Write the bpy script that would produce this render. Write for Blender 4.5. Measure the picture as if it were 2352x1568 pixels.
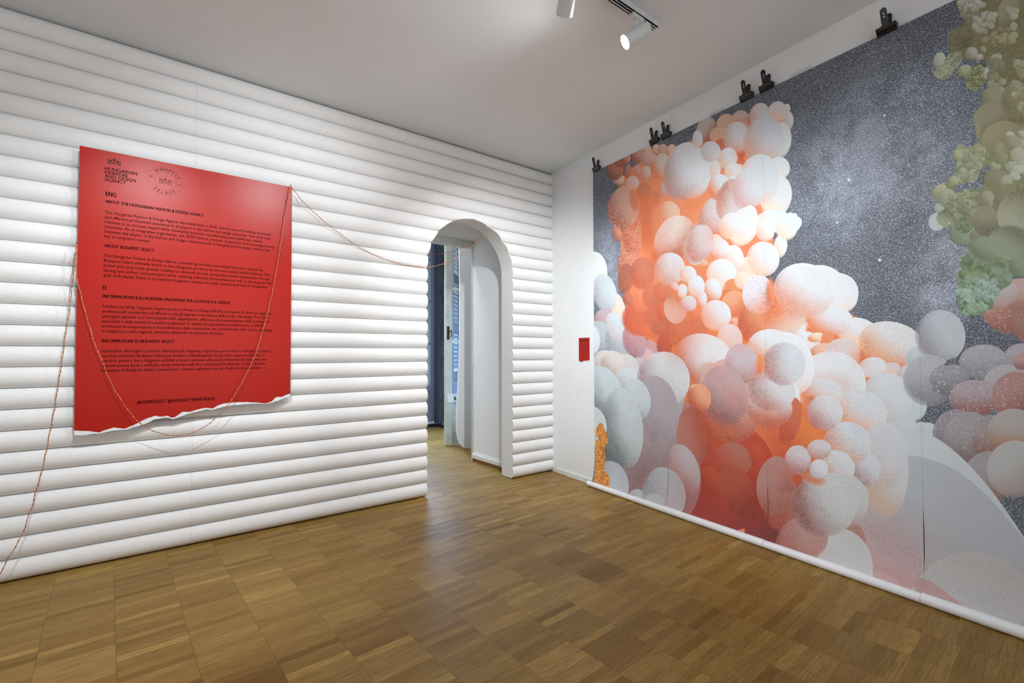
import bpy, bmesh, math, random
import numpy as np
from mathutils import Vector, Matrix
from mathutils.geometry import delaunay_2d_cdt, tessellate_polygon
random.seed(7)
SC=bpy.context.scene
COL=SC.collection
for o in list(bpy.data.objects): bpy.data.objects.remove(o)
# ------------------------------------------------------------------ camera
cam_d=bpy.data.cameras.new('camera'); cam=bpy.data.objects.new('camera',cam_d); COL.objects.link(cam); SC.camera=cam
yaw,pitch,roll,FPX=0.9097,0.0238,-0.0018,1104.69
F_=Vector((math.cos(pitch)*math.cos(yaw),math.cos(pitch)*math.sin(yaw),math.sin(pitch)))
R_=Vector((math.sin(yaw),-math.cos(yaw),0)); U_=R_.cross(F_)
r2=math.cos(roll)*R_+math.sin(roll)*U_; u2=-math.sin(roll)*R_+math.cos(roll)*U_
cam.matrix_world=Matrix(((r2.x,u2.x,-F_.x,-3.4039),(r2.y,u2.y,-F_.y,-3.675),(r2.z,u2.z,-F_.z,1.2209),(0,0,0,1)))
cam_d.sensor_width=36; cam_d.sensor_fit='HORIZONTAL'; cam_d.lens=FPX/2352*36; cam_d.clip_start=.05; cam_d.clip_end=60
# ------------------------------------------------------------------ world, view, large lights
W=bpy.data.worlds.new('world'); SC.world=W; W.use_nodes=True
wb=W.node_tree.nodes['Background']; wb.inputs[0].default_value=(.62,.74,1,1); wb.inputs[1].default_value=1.6
SC.view_settings.view_transform='Standard'; SC.view_settings.look='None'; SC.view_settings.gamma=1; SC.view_settings.exposure=0.10
SC.view_settings.use_curve_mapping=False
SC.cycles.max_bounces=6; SC.cycles.diffuse_bounces=4; SC.cycles.glossy_bounces=3; SC.cycles.use_adaptive_sampling=True; SC.cycles.adaptive_threshold=.03; SC.cycles.caustics_reflective=False; SC.cycles.caustics_refractive=False
def lamp_area(name,loc,rot,sx,sy,power,col):
    d=bpy.data.lights.new(name,'AREA'); d.shape='RECTANGLE'; d.size=sx; d.size_y=sy; d.energy=power; d.color=col
    o=bpy.data.objects.new(name,d); COL.objects.link(o); o.location=loc; o.rotation_euler=rot; return o
def aim(o,target):
    o.rotation_euler=(Vector(target)-Vector(o.location)).to_track_quat('-Z','Y').to_euler()
def lamp_spot(name,loc,target,power,ang,blend,col,size=.03):
    d=bpy.data.lights.new(name,'SPOT'); d.energy=power; d.spot_size=math.radians(ang); d.spot_blend=blend; d.color=col; d.shadow_soft_size=size
    o=bpy.data.objects.new(name,d); COL.objects.link(o); o.location=loc; aim(o,target); return o
# soft fill from two added area lamps, out of view behind the camera
a=lamp_area('fill_area_south',(-2.6,-6.35,1.6),(0,0,0),3.2,2.3,52,(.90,.95,1)); aim(a,(-2.6,0,1.5))
a=lamp_area('fill_area_west',(-5.85,-2.6,1.6),(0,0,0),2.6,2.3,14,(.90,.95,1)); aim(a,(0,-2.2,1.5))
# daylight of the next room, from its own window on the left
a=lamp_area('daylight_next_room',(-3.3,1.55,1.7),(0,0,0),.9,2.2,20,(.78,.87,1)); aim(a,(.5,3.3,.9))
a=lamp_area('daylight_far_door',(-.16,3.40,1.5),(0,0,0),.86,2.3,62,(.42,.66,1)); aim(a,(-.10,2.3,.2)); a.data.spread=math.radians(105)
lamp_area('next_room_fill',(-1.35,1.25,3.3),(math.radians(12),0,0),.4,.4,22,(.93,.97,1))  # neutral fill added overhead, out of view, to brighten the foam panel
# track spots (the lamp heads are built further down)
SPOTS=[((-2.36,-2.05,2.93),(-2.70,0,1.95),76,72),((-1.80,-2.05,2.93),(-.62,-.05,1.3),235,74),((-1.27,-2.05,2.96),(-3.6,-.3,1.1),38,130),
       ((-2.75,-2.05,2.93),(-.25,-1.75,1.3),185,66),((-3.3,-2.05,2.93),(-3.6,0,.6),135,88),((-3.9,-2.05,2.93),(-.35,-2.8,1.2),120,50)]
for i,(l,t,pw,an) in enumerate(SPOTS):
    d=(Vector(t)-Vector(l)).normalized()
    lamp_spot('track_spot_beam',Vector(l)+d*.10,t,pw,an,.9,(.91,.965,1),.035)
POSTER_TOP= [(-3.6754, 2.4085), (-2.556, 2.4032)]
POSTER_RED= [(-3.6821, 0.7943), (-3.6128, 0.7839), (-3.571, 0.7716), (-3.5422, 0.7844), (-3.5063, 0.7944), (-3.4555, 0.7824), (-3.4135, 0.8017), (-3.3851, 0.8172), (-3.3564, 0.8328), (-3.3174, 0.8461), (-3.2874, 0.8387), (-3.2573, 0.8412), (-3.2316, 0.8267), (-3.2163, 0.8304), (-3.1803, 0.8589), (-3.1381, 0.857), (-3.1007, 0.8689), (-3.0627, 0.8758), (-3.0183, 0.8687), (-2.9904, 0.8871), (-2.9564, 0.8973), (-2.9102, 0.8996), (-2.8273, 0.8983), (-2.754, 0.8882), (-2.7103, 0.8812), (-2.6724, 0.8934), (-2.647, 0.9198), (-2.608, 0.9197), (-2.5819, 0.9324), (-2.5541, 0.938)]
POSTER_WHITE= [(-3.6817, 0.7694), (-3.6554, 0.7632), (-3.6297, 0.7628), (-3.6038, 0.7669), (-3.5709, 0.7647), (-3.506, 0.7767), (-3.4508, 0.7748), (-3.4039, 0.7888), (-3.356, 0.8043), (-3.3171, 0.8252), (-3.2571, 0.83), (-3.2264, 0.8175), (-3.2007, 0.8259), (-3.1538, 0.8442), (-3.1005, 0.8541), (-3.057, 0.8651), (-3.0182, 0.8596), (-2.9789, 0.8699), (-2.91, 0.8809), (-2.8272, 0.8828), (-2.7539, 0.8813), (-2.7039, 0.8766), (-2.6595, 0.8877), (-2.6274, 0.8955), (-2.5883, 0.9129), (-2.5539, 0.9216)]
LINES=[
('HUNGARIAN', -3.5681, 2.2848, -3.421, 0.0165, 1, 'logo') , 
('FASHION', -3.5678, 2.263, -3.4675, 0.0165, 1, 'logo') , 
('AND DESIGN', -3.5683, 2.2412, -3.4264, 0.0165, 1, 'logo') , 
('AGENCY', -3.5689, 2.2194, -3.4725, 0.0165, 1, 'logo') , 
('ENG', -3.5631, 2.1353, -3.5151, 0.0205, 2, 'head') , 
('ABOUT THE HUNGARIAN FASHION & DESIGN AGENCY', -3.5641, 2.0943, -3.0817, 0.0155, 2, 'head') , 
('The Hungarian Fashion & Design Agency was established in 2018, with the aim of providing structured', -3.564, 2.0309, -2.6908, 0.0155, 0, 'p1') , 
('and efficient professional assistance to all players in the fashion and design industries. One of its main', -3.5648, 2.0032, -2.6932, 0.0155, 0, 'p1') , 
('missions is to increase export while developing domestic manufacturing and traditional creative', -3.5651, 1.9755, -2.7444, 0.0155, 0, 'p1') , 
('industries. As an integrative organization, the HFDA aims to promote cooperation and knowledge sharing', -3.5647, 1.9478, -2.6681, 0.0155, 0, 'p1') , 
('between the players in the fashion and design industries both in Hungary and the region, which is the', -3.5639, 1.9201, -2.6933, 0.0155, 0, 'p1') , 
('key to long-term success.', -3.5645, 1.8924, -3.3522, 0.0155, 0, 'p1') , 
('ABOUT BUDAPEST SELECT', -3.565, 1.8367, -3.3333, 0.0155, 2, 'head') , 
('The Hungarian Fashion & Design Agency, considering the best international practices, created the', -3.5654, 1.7799, -2.7372, 0.0155, 0, 'p2') , 
('Budapest Select umbrella brand so that Hungarian products can be more easily identified abroad. The', -3.5654, 1.7515, -2.6983, 0.0155, 0, 'p2') , 
('brand aims to provide greater visibility for domestic brands during international appearances through', -3.5656, 1.723, -2.6961, 0.0155, 0, 'p2') , 
('strong and unified communication while retaining individual characteristics as well. In the long run, the', -3.5656, 1.6945, -2.6822, 0.0155, 0, 'p2') , 
('goal of Budapest Select is to position Hungarian creatives to a high international level of recognition.', -3.5661, 1.6661, -2.7065, 0.0155, 0, 'p2') , 
('IT', -3.5685, 1.5882, -3.5487, 0.0205, 2, 'head') , 
("INFORMAZIONI SULL'AGENZIA UNGHERESE PER LA MODA E IL DESIGN", -3.5672, 1.5436, -2.9304, 0.0155, 2, 'head') , 
("Fondata nel 2018, l'Agenzia Ungherese per la Moda e il Design (HFDA) si propone di offrire un supporto", -3.5678, 1.4861, -2.6822, 0.0155, 0, 'p3') , 
('professionale strutturato ed efficace a tutti gli operatori del settore della moda e del design. Tra i suoi', -3.5676, 1.4576, -2.7091, 0.0155, 0, 'p3') , 
("principali obiettivi vi è l'incremento delle esportazioni, affiancato dal potenziamento della produzione", -3.5675, 1.429, -2.6969, 0.0155, 0, 'p3') , 
('nazionale e delle industrie creative tradizionali. In qualità di organizzazione collaborativa, la HFDA', -3.5675, 1.4004, -2.729, 0.0155, 0, 'p3') , 
('promuove la cooperazione e la condivisione delle conoscenze tra i professionisti della moda e del design', -3.5675, 1.3719, -2.6738, 0.0155, 0, 'p3') , 
('in Ungheria e nella regione, elementi chiave per un successo duraturo.', -3.5675, 1.3433, -2.9628, 0.0155, 0, 'p3') , 
('INFORMAZIONI SU BUDAPEST SELECT', -3.5674, 1.2858, -3.2254, 0.0155, 2, 'head') , 
("Ispirandosi alle migliori pratiche internazionali, l'Agenzia Ungherese per la Moda e il Design ha creato il", -3.568, 1.229, -2.6814, 0.0155, 0, 'p4') , 
("marchio ombrello Budapest Select per facilitare l'identificazione dei prodotti ungheresi all'estero. Il", -3.568, 1.2008, -2.7228, 0.0155, 0, 'p4') , 
('marchio punta a dare maggiore visibilità ai brand nazionali sulla scena internazionale attraverso una', -3.568, 1.1727, -2.7099, 0.0155, 0, 'p4') , 
('comunicazione forte e unificata, senza rinunciare alle loro caratteristiche distintive. A lungo termine,', -3.5679, 1.1445, -2.715, 0.0155, 0, 'p4') , 
("l'obiettivo di Budapest Select è posizionare i creativi ungheresi a un alto livello di riconoscimento", -3.5681, 1.1163, -2.7397, 0.0155, 0, 'p4') , 
('#BUDAPESTSELECT @HFDAGENCY WWW.HFDA.HU', -3.4044, 0.9219, -3.0074, 0.0165, 2, 'foot') , 
]
TWINE= [(-4.0224, -0.16, -0.0782), (-3.9663, -0.1557, 0.0472), (-3.9379, -0.1515, 0.1108), (-3.9135, -0.1473, 0.1747), (-3.884, -0.143, 0.2385), (-3.8602, -0.1387, 0.2983), (-3.8457, -0.1345, 0.3611), (-3.828, -0.1303, 0.4331), (-3.8165, -0.126, 0.5048), (-3.7986, -0.1217, 0.5923), (-3.7869, -0.1175, 0.6657), (-3.7817, -0.1132, 0.7035), (-3.7698, -0.109, 0.8059), (-3.7549, -0.1048, 0.9208), (-3.743, -0.1005, 1.0466), (-3.7307, -0.0962, 1.1714), (-3.7189, -0.092, 1.3215), (-3.7037, -0.0878, 1.466), (-3.6947, -0.0835, 1.6361), (-3.687, -0.0793, 1.7345), (-3.6797, -0.075, 1.8337), (-3.6799, -0.0781, 1.7355), (-3.6802, -0.0812, 1.6547), (-3.6674, -0.0843, 1.5923), (-3.6544, -0.0872, 1.5272), (-3.6406, -0.09, 1.4632), (-3.617, -0.0926, 1.3627), (-3.5894, -0.0951, 1.2529), (-3.5719, -0.0973, 1.2111), (-3.5388, -0.0993, 1.102), (-3.4991, -0.101, 1.0012), (-3.4464, -0.1024, 0.898), (-3.3915, -0.1035, 0.8178), (-3.3296, -0.1043, 0.7661), (-3.2727, -0.1048, 0.737), (-3.2168, -0.105, 0.7233), (-3.1509, -0.1048, 0.7256), (-3.0742, -0.1043, 0.7569), (-2.9976, -0.1035, 0.8211), (-2.943, -0.1024, 0.889), (-2.8848, -0.101, 0.9896), (-2.8352, -0.0993, 1.0931), (-2.7847, -0.0973, 1.2162), (-2.7516, -0.0951, 1.3417), (-2.7076, -0.0926, 1.5199), (-2.6736, -0.09, 1.7009), (-2.6473, -0.0872, 1.884), (-2.6206, -0.0843, 2.0818), (-2.6123, -0.0812, 2.1629), (-2.593, -0.0781, 2.2894), (-2.5733, -0.075, 2.3988), (-2.5532, -0.0506, 2.3881), (-2.468, -0.0412, 2.301), (-2.3334, -0.0318, 2.1993), (-2.1987, -0.0224, 2.1178), (-2.0849, -0.0129, 2.0555), (-1.9629, -0.0035, 2.0116), (-1.8394, 0.0059, 1.9794), (-1.7108, 0.0153, 1.96), (-1.5725, 0.0247, 1.9512), (-1.4447, 0.0341, 1.959), (-1.3116, 0.0435, 1.9978), (-1.191, 0.0529, 2.0519), (-1.0938, 0.0624, 2.1126), (-1.008, 0.0718, 2.1774), (-0.9199, 0.0812, 2.2439), (-0.8495, 0.0906, 2.3177), (-0.7623, 0.1, 2.4039), (-0.7376, 0.225, 2.3814), (-0.7264, 0.35, 2.359), (-0.7869, 0.475, 2.3112), (-0.83, 0.6, 2.2822), (-0.9284, 0.725, 2.2542), (-1.014, 0.85, 2.2501), (-1.1577, 0.975, 2.2618), (-1.2975, 1.1, 2.3065)]
GLOW=[ (2.841, 2.345, 0.55, 0.55),(2.71, 2.147, 0.4, 0.6),(2.97, 1.957, 0.6, 0.3),(3.203, 1.629, 0.28, 1.0),(3.144, 1.448, 0.16, 0.7),(0.86, 2.187, 0.3, 0.75),(0.829, 1.842, 0.3, 1.0),(3.013, 2.347, 0.5, 0.4),(2.553, 2.453, 0.3, 0.3),(3.282, 1.837, 0.2, 0.4) ]
OGLOW=[(1.269, 2.429, 0.308, 0.75),(1.357, 2.09, 0.281, 0.7),(1.262, 1.788, 0.286, 0.45),(1.73, 2.308, 0.185, 0.5),(1.908, 2.045, 0.159, 0.4),(1.608, 1.844, 0.189, 0.35),(1.127, 2.652, 0.191, 0.4),(2.112, 2.559, 0.101, 0.4),(1.757, 1.441, 0.327, 0.45),(2.095, 1.335, 0.2, 0.6),(1.259, 1.468, 0.326, 0.45),(1.601, 1.285, 0.264, 0.6),(1.895, 1.067, 0.21, 0.35),(2.227, 1.107, 0.112, 0.6),(2.058, 0.927, 0.151, 0.55),(2.477, 0.778, 0.238, 0.6),(1.819, 0.631, 0.284, 0.55),(2.05, 0.375, 0.367, 0.6),(1.74, 0.119, 0.432, 0.6),(2.37, 0.498, 0.184, 0.5),(2.33, 1.464, 0.172, 0.4),(2.628, 1.268, 0.1, 0.4),(2.79, 1.183, 0.081, 0.4),(2.109, 2.354, 0.084, 0.3),(2.265, 0.806, 0.19, 0.5)]
# ------------------------------------------------------------------ materials
def srgb(c):
    return tuple(((v/255)/12.92 if v/255<=.04045 else ((v/255+.055)/1.055)**2.4) for v in c)
class NT:
    def __init__(s,name):
        s.m=bpy.data.materials.new(name); s.m.use_nodes=True; s.t=s.m.node_tree; s.b=s.t.nodes['Principled BSDF']
    def n(s,ty,**k):
        x=s.t.nodes.new(ty)
        for a,b in k.items(): setattr(x,a,b)
        return x
    def l(s,a,b): s.t.links.new(a,b)
    def math(s,op,a,b=None,c=None,clamp=False):
        x=s.n('ShaderNodeMath',operation=op,use_clamp=clamp)
        for i,v in enumerate((a,b,c)):
            if v is None: continue
            if isinstance(v,(int,float)): x.inputs[i].default_value=v
            else: s.l(v,x.inputs[i])
        return x.outputs[0]
    def mix(s,f,a,b,mode='MIX'):
        x=s.n('ShaderNodeMix',data_type='RGBA',blend_type=mode)
        for i,v in ((0,f),(6,a),(7,b)):
            if isinstance(v,(int,float)): x.inputs[i].default_value=v
            elif isinstance(v,tuple): x.inputs[i].default_value=(*v,1)
            else: s.l(v,x.inputs[i])
        return x.outputs[2]
    def ramp(s,f,a,b,c=0.,d=1.):
        x=s.n('ShaderNodeMapRange',interpolation_type='SMOOTHSTEP')
        s.l(f,x.inputs[0]); 
        for i,v in enumerate((a,b,c,d)): x.inputs[i+1].default_value=v
        return x.outputs[0]
    def noise(s,vec,scale,detail=2,rough=.5,dist=0):
        x=s.n('ShaderNodeTexNoise'); x.inputs['Scale'].default_value=scale; x.inputs['Detail'].default_value=detail; x.inputs['Roughness'].default_value=rough; x.inputs['Distortion'].default_value=dist
        if vec is not None: s.l(vec,x.inputs['Vector'])
        return x
    def attr(s,name): return s.n('ShaderNodeAttribute',attribute_name=name)
    def bump(s,h,st,dist=.01):
        x=s.n('ShaderNodeBump'); x.inputs['Strength'].default_value=st; x.inputs['Distance'].default_value=dist; s.l(h,x.inputs['Height']); s.l(x.outputs[0],s.b.inputs['Normal'])
def plain(name,col,rough=.6,metal=0,noise=0,nscale=20,bump=0,bscale=200,spec=.5,linear=False):
    q=NT(name); c=col if linear else srgb(col)
    q.b.inputs['Base Color'].default_value=(*c,1); q.b.inputs['Roughness'].default_value=rough; q.b.inputs['Metallic'].default_value=metal
    q.b.inputs['Specular IOR Level'].default_value=spec
    g=q.n('ShaderNodeNewGeometry').outputs['Position']
    if noise:
        nz=q.noise(g,nscale,4).outputs[0]
        q.l(q.mix(q.ramp(nz,.3,.7),tuple(v*(1-noise) for v in c),tuple(min(1,v*(1+noise)) for v in c)),q.b.inputs['Base Color'])
    if bump: q.bump(q.noise(g,bscale,3).outputs[0],bump,.002)
    return q.m
M={}
M['plaster']=plain('white_wall_paint',(231,232,233),.75,noise=.015,nscale=3,bump=.25,bscale=120)
M['ceiling']=plain('ceiling_paint',(226,229,230),.85,noise=.02,nscale=1.5,bump=.2,bscale=90)
M['foam']=plain('white_foam_skin',(234,233,232),.62,noise=.012,nscale=6,bump=.5,bscale=230,spec=.3)
M['paintwood']=plain('aged_white_gloss_paint',(222,226,222),.35,noise=.06,nscale=14)
M['cream']=plain('aged_cream_paint',(192,196,182),.5,noise=.08,nscale=9)
M['trackwhite']=plain('white_powder_coat',(214,216,216),.4)
M['trackdark']=plain('dark_track_slot',(34,34,34),.5)
M['black']=plain('black_lacquered_steel',(10,10,11),.22,noise=.1)
M['grey']=plain('grey_steel_edge',(60,66,70),.3)
M['blue']=plain('daylight_tinted_window_paint',(136,142,160),.45,noise=.05)  # greyish paint with the blue of daylight put into its colour
M['bluedark']=plain('dark_daylight_tinted_paint',(84,92,112),.5)  # same daylight blue put into the frame colour
M['shutter']=plain('pale_shutter_paint',(150,160,186),.5,noise=.04)  # blue tint of the skylight is painted into the shutter colour
M['brass']=plain('worn_brass',(150,118,40),.3,metal=.9)
M['brassplate']=plain('dark_brass_plate',(70,54,26),.4,metal=.5)
M['woodbase']=plain('brown_wood_skirting',(120,84,46),.5,noise=.15)
M['paper']=plain('white_paper',(232,233,236),.6)
M['tape']=plain('clear_tape',(206,208,210),.3)
M['ink']=plain('black_print_ink',(26,10,10),.6,spec=.15)
M['inksoft']=plain('dark_red_print_ink',(112,26,24),.55,spec=.3)
M['threshold']=plain('dark_threshold_stone',(38,36,38),.5)
def m_red():
    q=NT('red_satin_card'); g=q.n('ShaderNodeNewGeometry').outputs['Position']
    nz=q.noise(g,420,2).outputs[0]; c=srgb((172,23,5))
    q.l(q.mix(q.ramp(nz,.3,.7),tuple(v*.94 for v in c),tuple(v*1.06 for v in c)),q.b.inputs['Base Color'])
    q.b.inputs['Roughness'].default_value=.30; q.b.inputs['Specular IOR Level'].default_value=.22
    q.bump(nz,.18,.001); return q.m
M['red']=m_red()
def m_stone():
    q=NT('dark_granite'); g=q.n('ShaderNodeNewGeometry').outputs['Position']
    a=q.ramp(q.noise(g,90,4,.7).outputs[0],.35,.7); b=q.ramp(q.noise(g,4,3).outputs[0],.4,.7)
    c=q.mix(a,srgb((44,46,56)),srgb((118,120,136))); q.l(q.mix(b,c,srgb((60,64,78))),q.b.inputs['Base Color']); q.b.inputs['Roughness'].default_value=.8
    return q.m
M['stone']=m_stone()
def m_glass(name,tint,mixf):
    q=NT(name); q.t.nodes.remove(q.b)
    tr=q.n('ShaderNodeBsdfTransparent'); tr.inputs[0].default_value=(*tint,1); gl=q.n('ShaderNodeBsdfGlossy'); gl.inputs['Roughness'].default_value=.05
    mx=q.n('ShaderNodeMixShader'); mx.inputs[0].default_value=mixf; q.l(tr.outputs[0],mx.inputs[1]); q.l(gl.outputs[0],mx.inputs[2])
    q.l(mx.outputs[0],q.t.nodes['Material Output'].inputs['Surface']); return q.m
M['glass']=m_glass('window_glass',(.93,.96,.97),.06)
M['frosted']=plain('frosted_glass_pane',(176,192,198),.25,noise=.03)
def m_twine():
    q=NT('copper_brown_twine'); tc=q.attr('tw'); 
    x=q.n('ShaderNodeTexNoise'); x.inputs['Scale'].default_value=160; x.inputs['Detail'].default_value=2
    g=q.n('ShaderNodeNewGeometry').outputs['Position']; q.l(g,x.inputs['Vector'])
    q.l(q.mix(q.ramp(x.outputs[0],.35,.65),srgb((150,70,38)),srgb((222,152,102))),q.b.inputs['Base Color']); q.b.inputs['Roughness'].default_value=.5; return q.m
M['twine']=m_twine()
def m_floor():
    q=NT('oak_strip_parquet'); tone=q.attr('tone')
    g=q.n('ShaderNodeNewGeometry').outputs['Position']
    mp=q.n('ShaderNodeMapping',vector_type='POINT'); mp.inputs['Rotation'].default_value=(0,0,-.0374); mp.inputs['Scale'].default_value=(1,1,1); q.l(g,mp.inputs[0])
    sep=q.n('ShaderNodeSeparateColor'); q.l(tone.outputs['Color'],sep.inputs[0]); t1,t2,t3=sep.outputs[0],sep.outputs[1],sep.outputs[2]
    off=q.n('ShaderNodeCombineXYZ'); q.l(q.math('MULTIPLY',t2,37.),off.inputs[0]); q.l(q.math('MULTIPLY',t3,29.),off.inputs[1])
    ad=q.n('ShaderNodeVectorMath',operation='ADD'); q.l(mp.outputs[0],ad.inputs[0]); q.l(off.outputs[0],ad.inputs[1])
    st=q.n('ShaderNodeVectorMath',operation='MULTIPLY'); q.l(ad.outputs[0],st.inputs[0]); st.inputs[1].default_value=(9,120,1)
    g1=q.noise(st.outputs[0],1.,5,.6,.4).outputs[0]
    st2=q.n('ShaderNodeVectorMath',operation='MULTIPLY'); q.l(ad.outputs[0],st2.inputs[0]); st2.inputs[1].default_value=(26,420,1)
    g2=q.noise(st2.outputs[0],1.,3,.6).outputs[0]
    base=q.mix(t1,srgb((126,92,40)),srgb((180,147,80)))
    c=q.mix(q.math('MULTIPLY',q.ramp(g1,.40,.70),.55),base,srgb((104,70,32)))
    c=q.mix(q.math('MULTIPLY',q.ramp(g2,.5,.75),.28),c,srgb((78,48,26)))
    c=q.mix(q.math('MULTIPLY',q.ramp(q.noise(g,2.2,3).outputs[0],.3,.7),.12),c,srgb((120,104,52)))
    q.l(c,q.b.inputs['Base Color']); 
    q.l(q.ramp(g2,.2,.8,.34,.48),q.b.inputs['Roughness']); q.b.inputs['Specular IOR Level'].default_value=.17
    q.bump(g2,.12,.001); return q.m
M['floor']=m_floor()
M['joint']=plain('dark_floor_joint',(84,60,34),.8)
def m_print():
    q=NT('mural_print_ink'); tc=q.n('ShaderNodeTexCoord').outputs['Object']
    sp=q.attr('sp'); low=q.noise(tc,3.2,3).outputs[0]
    s2=q.n('ShaderNodeSeparateXYZ'); q.l(sp.outputs['Vector'],s2.inputs[0]); spk,ty,soft=s2.outputs
    def layer(a,b,c):
        bu=q.attr(a); ca=q.attr(b).outputs['Color']; cb=q.attr(c).outputs['Color']
        s1=q.n('ShaderNodeSeparateXYZ'); q.l(bu.outputs['Vector'],s1.inputs[0]); u,v,t=s1.outputs
        rr=q.math('ADD',q.math('MULTIPLY',u,u),q.math('MULTIPLY',v,v))
        tt=q.math('ADD',t,q.math('MULTIPLY',q.math('SUBTRACT',low,.5),.7))
        tt=q.math('ADD',tt,q.math('MULTIPLY',q.math('SUBTRACT',.5,rr),.25))
        k=q.ramp(tt,-.80,.55)
        base=q.mix(k,ca,cb)
        rim=q.math('MULTIPLY',q.ramp(rr,.82,.99),q.math('MULTIPLY_ADD',k,.25,.10))
        return q.mix(rim,base,q.mix(1.,cb,(1.08,1.08,1.08),'MULTIPLY')),k,rr,ca,cb
    under=layer('bu2','ca2','cb2')[0]
    base,k,rr,ca,cb=layer('bu','ca','cb')
    hard=q.math('MULTIPLY',q.math('MULTIPLY',q.ramp(rr,.55,1.04),q.math('SUBTRACT',1.,k)),.52)
    full=q.ramp(rr,.05,1.)
    fade=q.math('ADD',q.math('MULTIPLY',hard,q.math('SUBTRACT',1.,soft)),q.math('MULTIPLY',full,soft),clamp=True)
    base=q.mix(fade,base,under)
    # warm translucent glow printed into the orange mass
    warm=None
    for (x,z,r,a) in OGLOW:
        dn=q.n('ShaderNodeVectorMath',operation='DISTANCE'); q.l(tc,dn.inputs[0]); dn.inputs[1].default_value=(x,0,z)
        g=q.math('MULTIPLY',q.ramp(dn.outputs['Value'],r,0),a)
        warm=g if warm is None else q.math('ADD',warm,g)
    wz=q.n('ShaderNodeSeparateXYZ'); q.l(tc,wz.inputs[0]); wz=wz.outputs[2]
    wcol=q.mix(q.ramp(wz,.1,1.6),srgb((176,52,26)),srgb((250,128,78)))
    warm=q.math('MULTIPLY',warm,q.math('LESS_THAN',ty,2.5),clamp=True)
    warm=q.math('MULTIPLY',warm,q.math('SUBTRACT',1.15,q.math('MULTIPLY',k,.55)),clamp=True)
    base=q.mix(warm,base,wcol)
    def is_(a): return q.math('COMPARE',ty,float(a),.3)
    # pores
    def vor(scale,rand=1.):
        x=q.n('ShaderNodeTexVoronoi'); x.inputs['Scale'].default_value=scale; x.inputs['Randomness'].default_value=rand; q.l(tc,x.inputs['Vector']); return x.outputs['Distance']
    inv=q.math('SUBTRACT',1.0,q.math('MULTIPLY',k,.66))
    thin=q.ramp(q.noise(tc,16,2).outputs[0],.36,.62,.45,1.)
    v1=q.math('SUBTRACT',1.,q.ramp(vor(165),.20,.58)); v2=q.math('SUBTRACT',1.,q.ramp(vor(46),.10,.36))
    amt=q.math('MULTIPLY',q.math('MULTIPLY',spk,inv),thin)
    pore=q.math('ADD',q.math('MULTIPLY',v1,q.math('SUBTRACT',1.,is_(2))),q.math('MULTIPLY',v2,is_(2)))
    dark=q.mix(1.,base,(.26,.17,.18),'MULTIPLY')
    n01=q.math('MAXIMUM',is_(0),is_(2))
    c=q.mix(q.math('MULTIPLY',q.math('MULTIPLY',pore,amt),q.math('MULTIPLY',n01,1.0)),base,dark)
    # pale raised dots
    dots=q.math('SUBTRACT',1.,q.ramp(vor(105),.22,.52))
    c=q.mix(q.math('MULTIPLY',q.math('MULTIPLY',dots,q.math('MULTIPLY',spk,.60)),is_(1)),c,srgb((244,214,198)))
    # dust of pale stars over blobs
    d3=q.ramp(q.noise(tc,130,2,.6).outputs[0],.57,.68)
    fin=q.ramp(q.noise(tc,300,2,.7).outputs[0],.44,.62)
    c=q.mix(q.math('MULTIPLY',q.math('MULTIPLY',fin,.34),q.math('MULTIPLY',is_(3),spk)),c,srgb((206,206,216)))
    c=q.mix(q.math('MULTIPLY',q.math('MULTIPLY',d3,.8),q.math('MULTIPLY',is_(3),spk)),c,srgb((222,222,230)))
    # lichen
    li=q.noise(tc,75,4,.65,.5).outputs[0]; li2=q.ramp(li,.42,.60)
    lic=q.mix(li2,srgb((176,84,22)),srgb((246,184,84)))
    c=q.mix(q.math('MULTIPLY',is_(5),.9),c,lic)
    # lacy olive tissue
    la=q.noise(tc,120,4,.7,.35).outputs[0]
    lac=q.mix(q.ramp(la,.42,.62),q.mix(1.,ca,(.72,.70,.62),'MULTIPLY'),cb)
    c=q.mix(q.math('MULTIPLY',is_(6),q.math('MULTIPLY',spk,.95)),c,lac)
    # space background
    glow=None
    for (x,z,r,a) in GLOW:
        dn=q.n('ShaderNodeVectorMath',operation='DISTANCE'); q.l(tc,dn.inputs[0]); dn.inputs[1].default_value=(x,0,z)
        g=q.math('MULTIPLY',q.ramp(dn.outputs['Value'],r*1.1,0),a)
        glow=g if glow is None else q.math('ADD',glow,g)
    neb=q.noise(tc,2.6,5,.6).outputs[0]
    gl=q.math('MULTIPLY',q.math('ADD',q.math('MULTIPLY',q.math('MULTIPLY',glow,.95),q.ramp(q.noise(tc,11,4,.7).outputs[0],.34,.62,.45,1.25)),.17),q.ramp(neb,.3,.7,.6,1.35))
    stv=q.noise(tc,150,3,.65,.6).outputs[0]
    cell=q.math('SUBTRACT',1.,q.ramp(vor(120),.10,.46))
    mod=q.ramp(q.noise(tc,9,3).outputs[0],.3,.7,.35,1.)
    spt=q.math('ADD',q.math('MULTIPLY',q.math('MULTIPLY',cell,mod),.75),q.math('MULTIPLY',q.math('SUBTRACT',stv,.52),7.,clamp=True),clamp=True)
    bg=q.mix(q.math('MULTIPLY',gl,.7,clamp=True),srgb((54,61,73)),srgb((140,149,166)))
    bg=q.mix(q.math('MULTIPLY',spt,q.math('ADD',.58,q.math('MULTIPLY',gl,.6)),clamp=True),bg,srgb((204,212,228)))
    c=q.mix(is_(4),c,bg)
    # fine paper grain
    gr=q.noise(tc,900,2).outputs[0]
    c=q.mix(.06,c,gr)
    q.l(c,q.b.inputs['Base Color']); q.b.inputs['Roughness'].default_value=.5; q.b.inputs['Specular IOR Level'].default_value=.3
    return q.m
M['print']=m_print()
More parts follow.
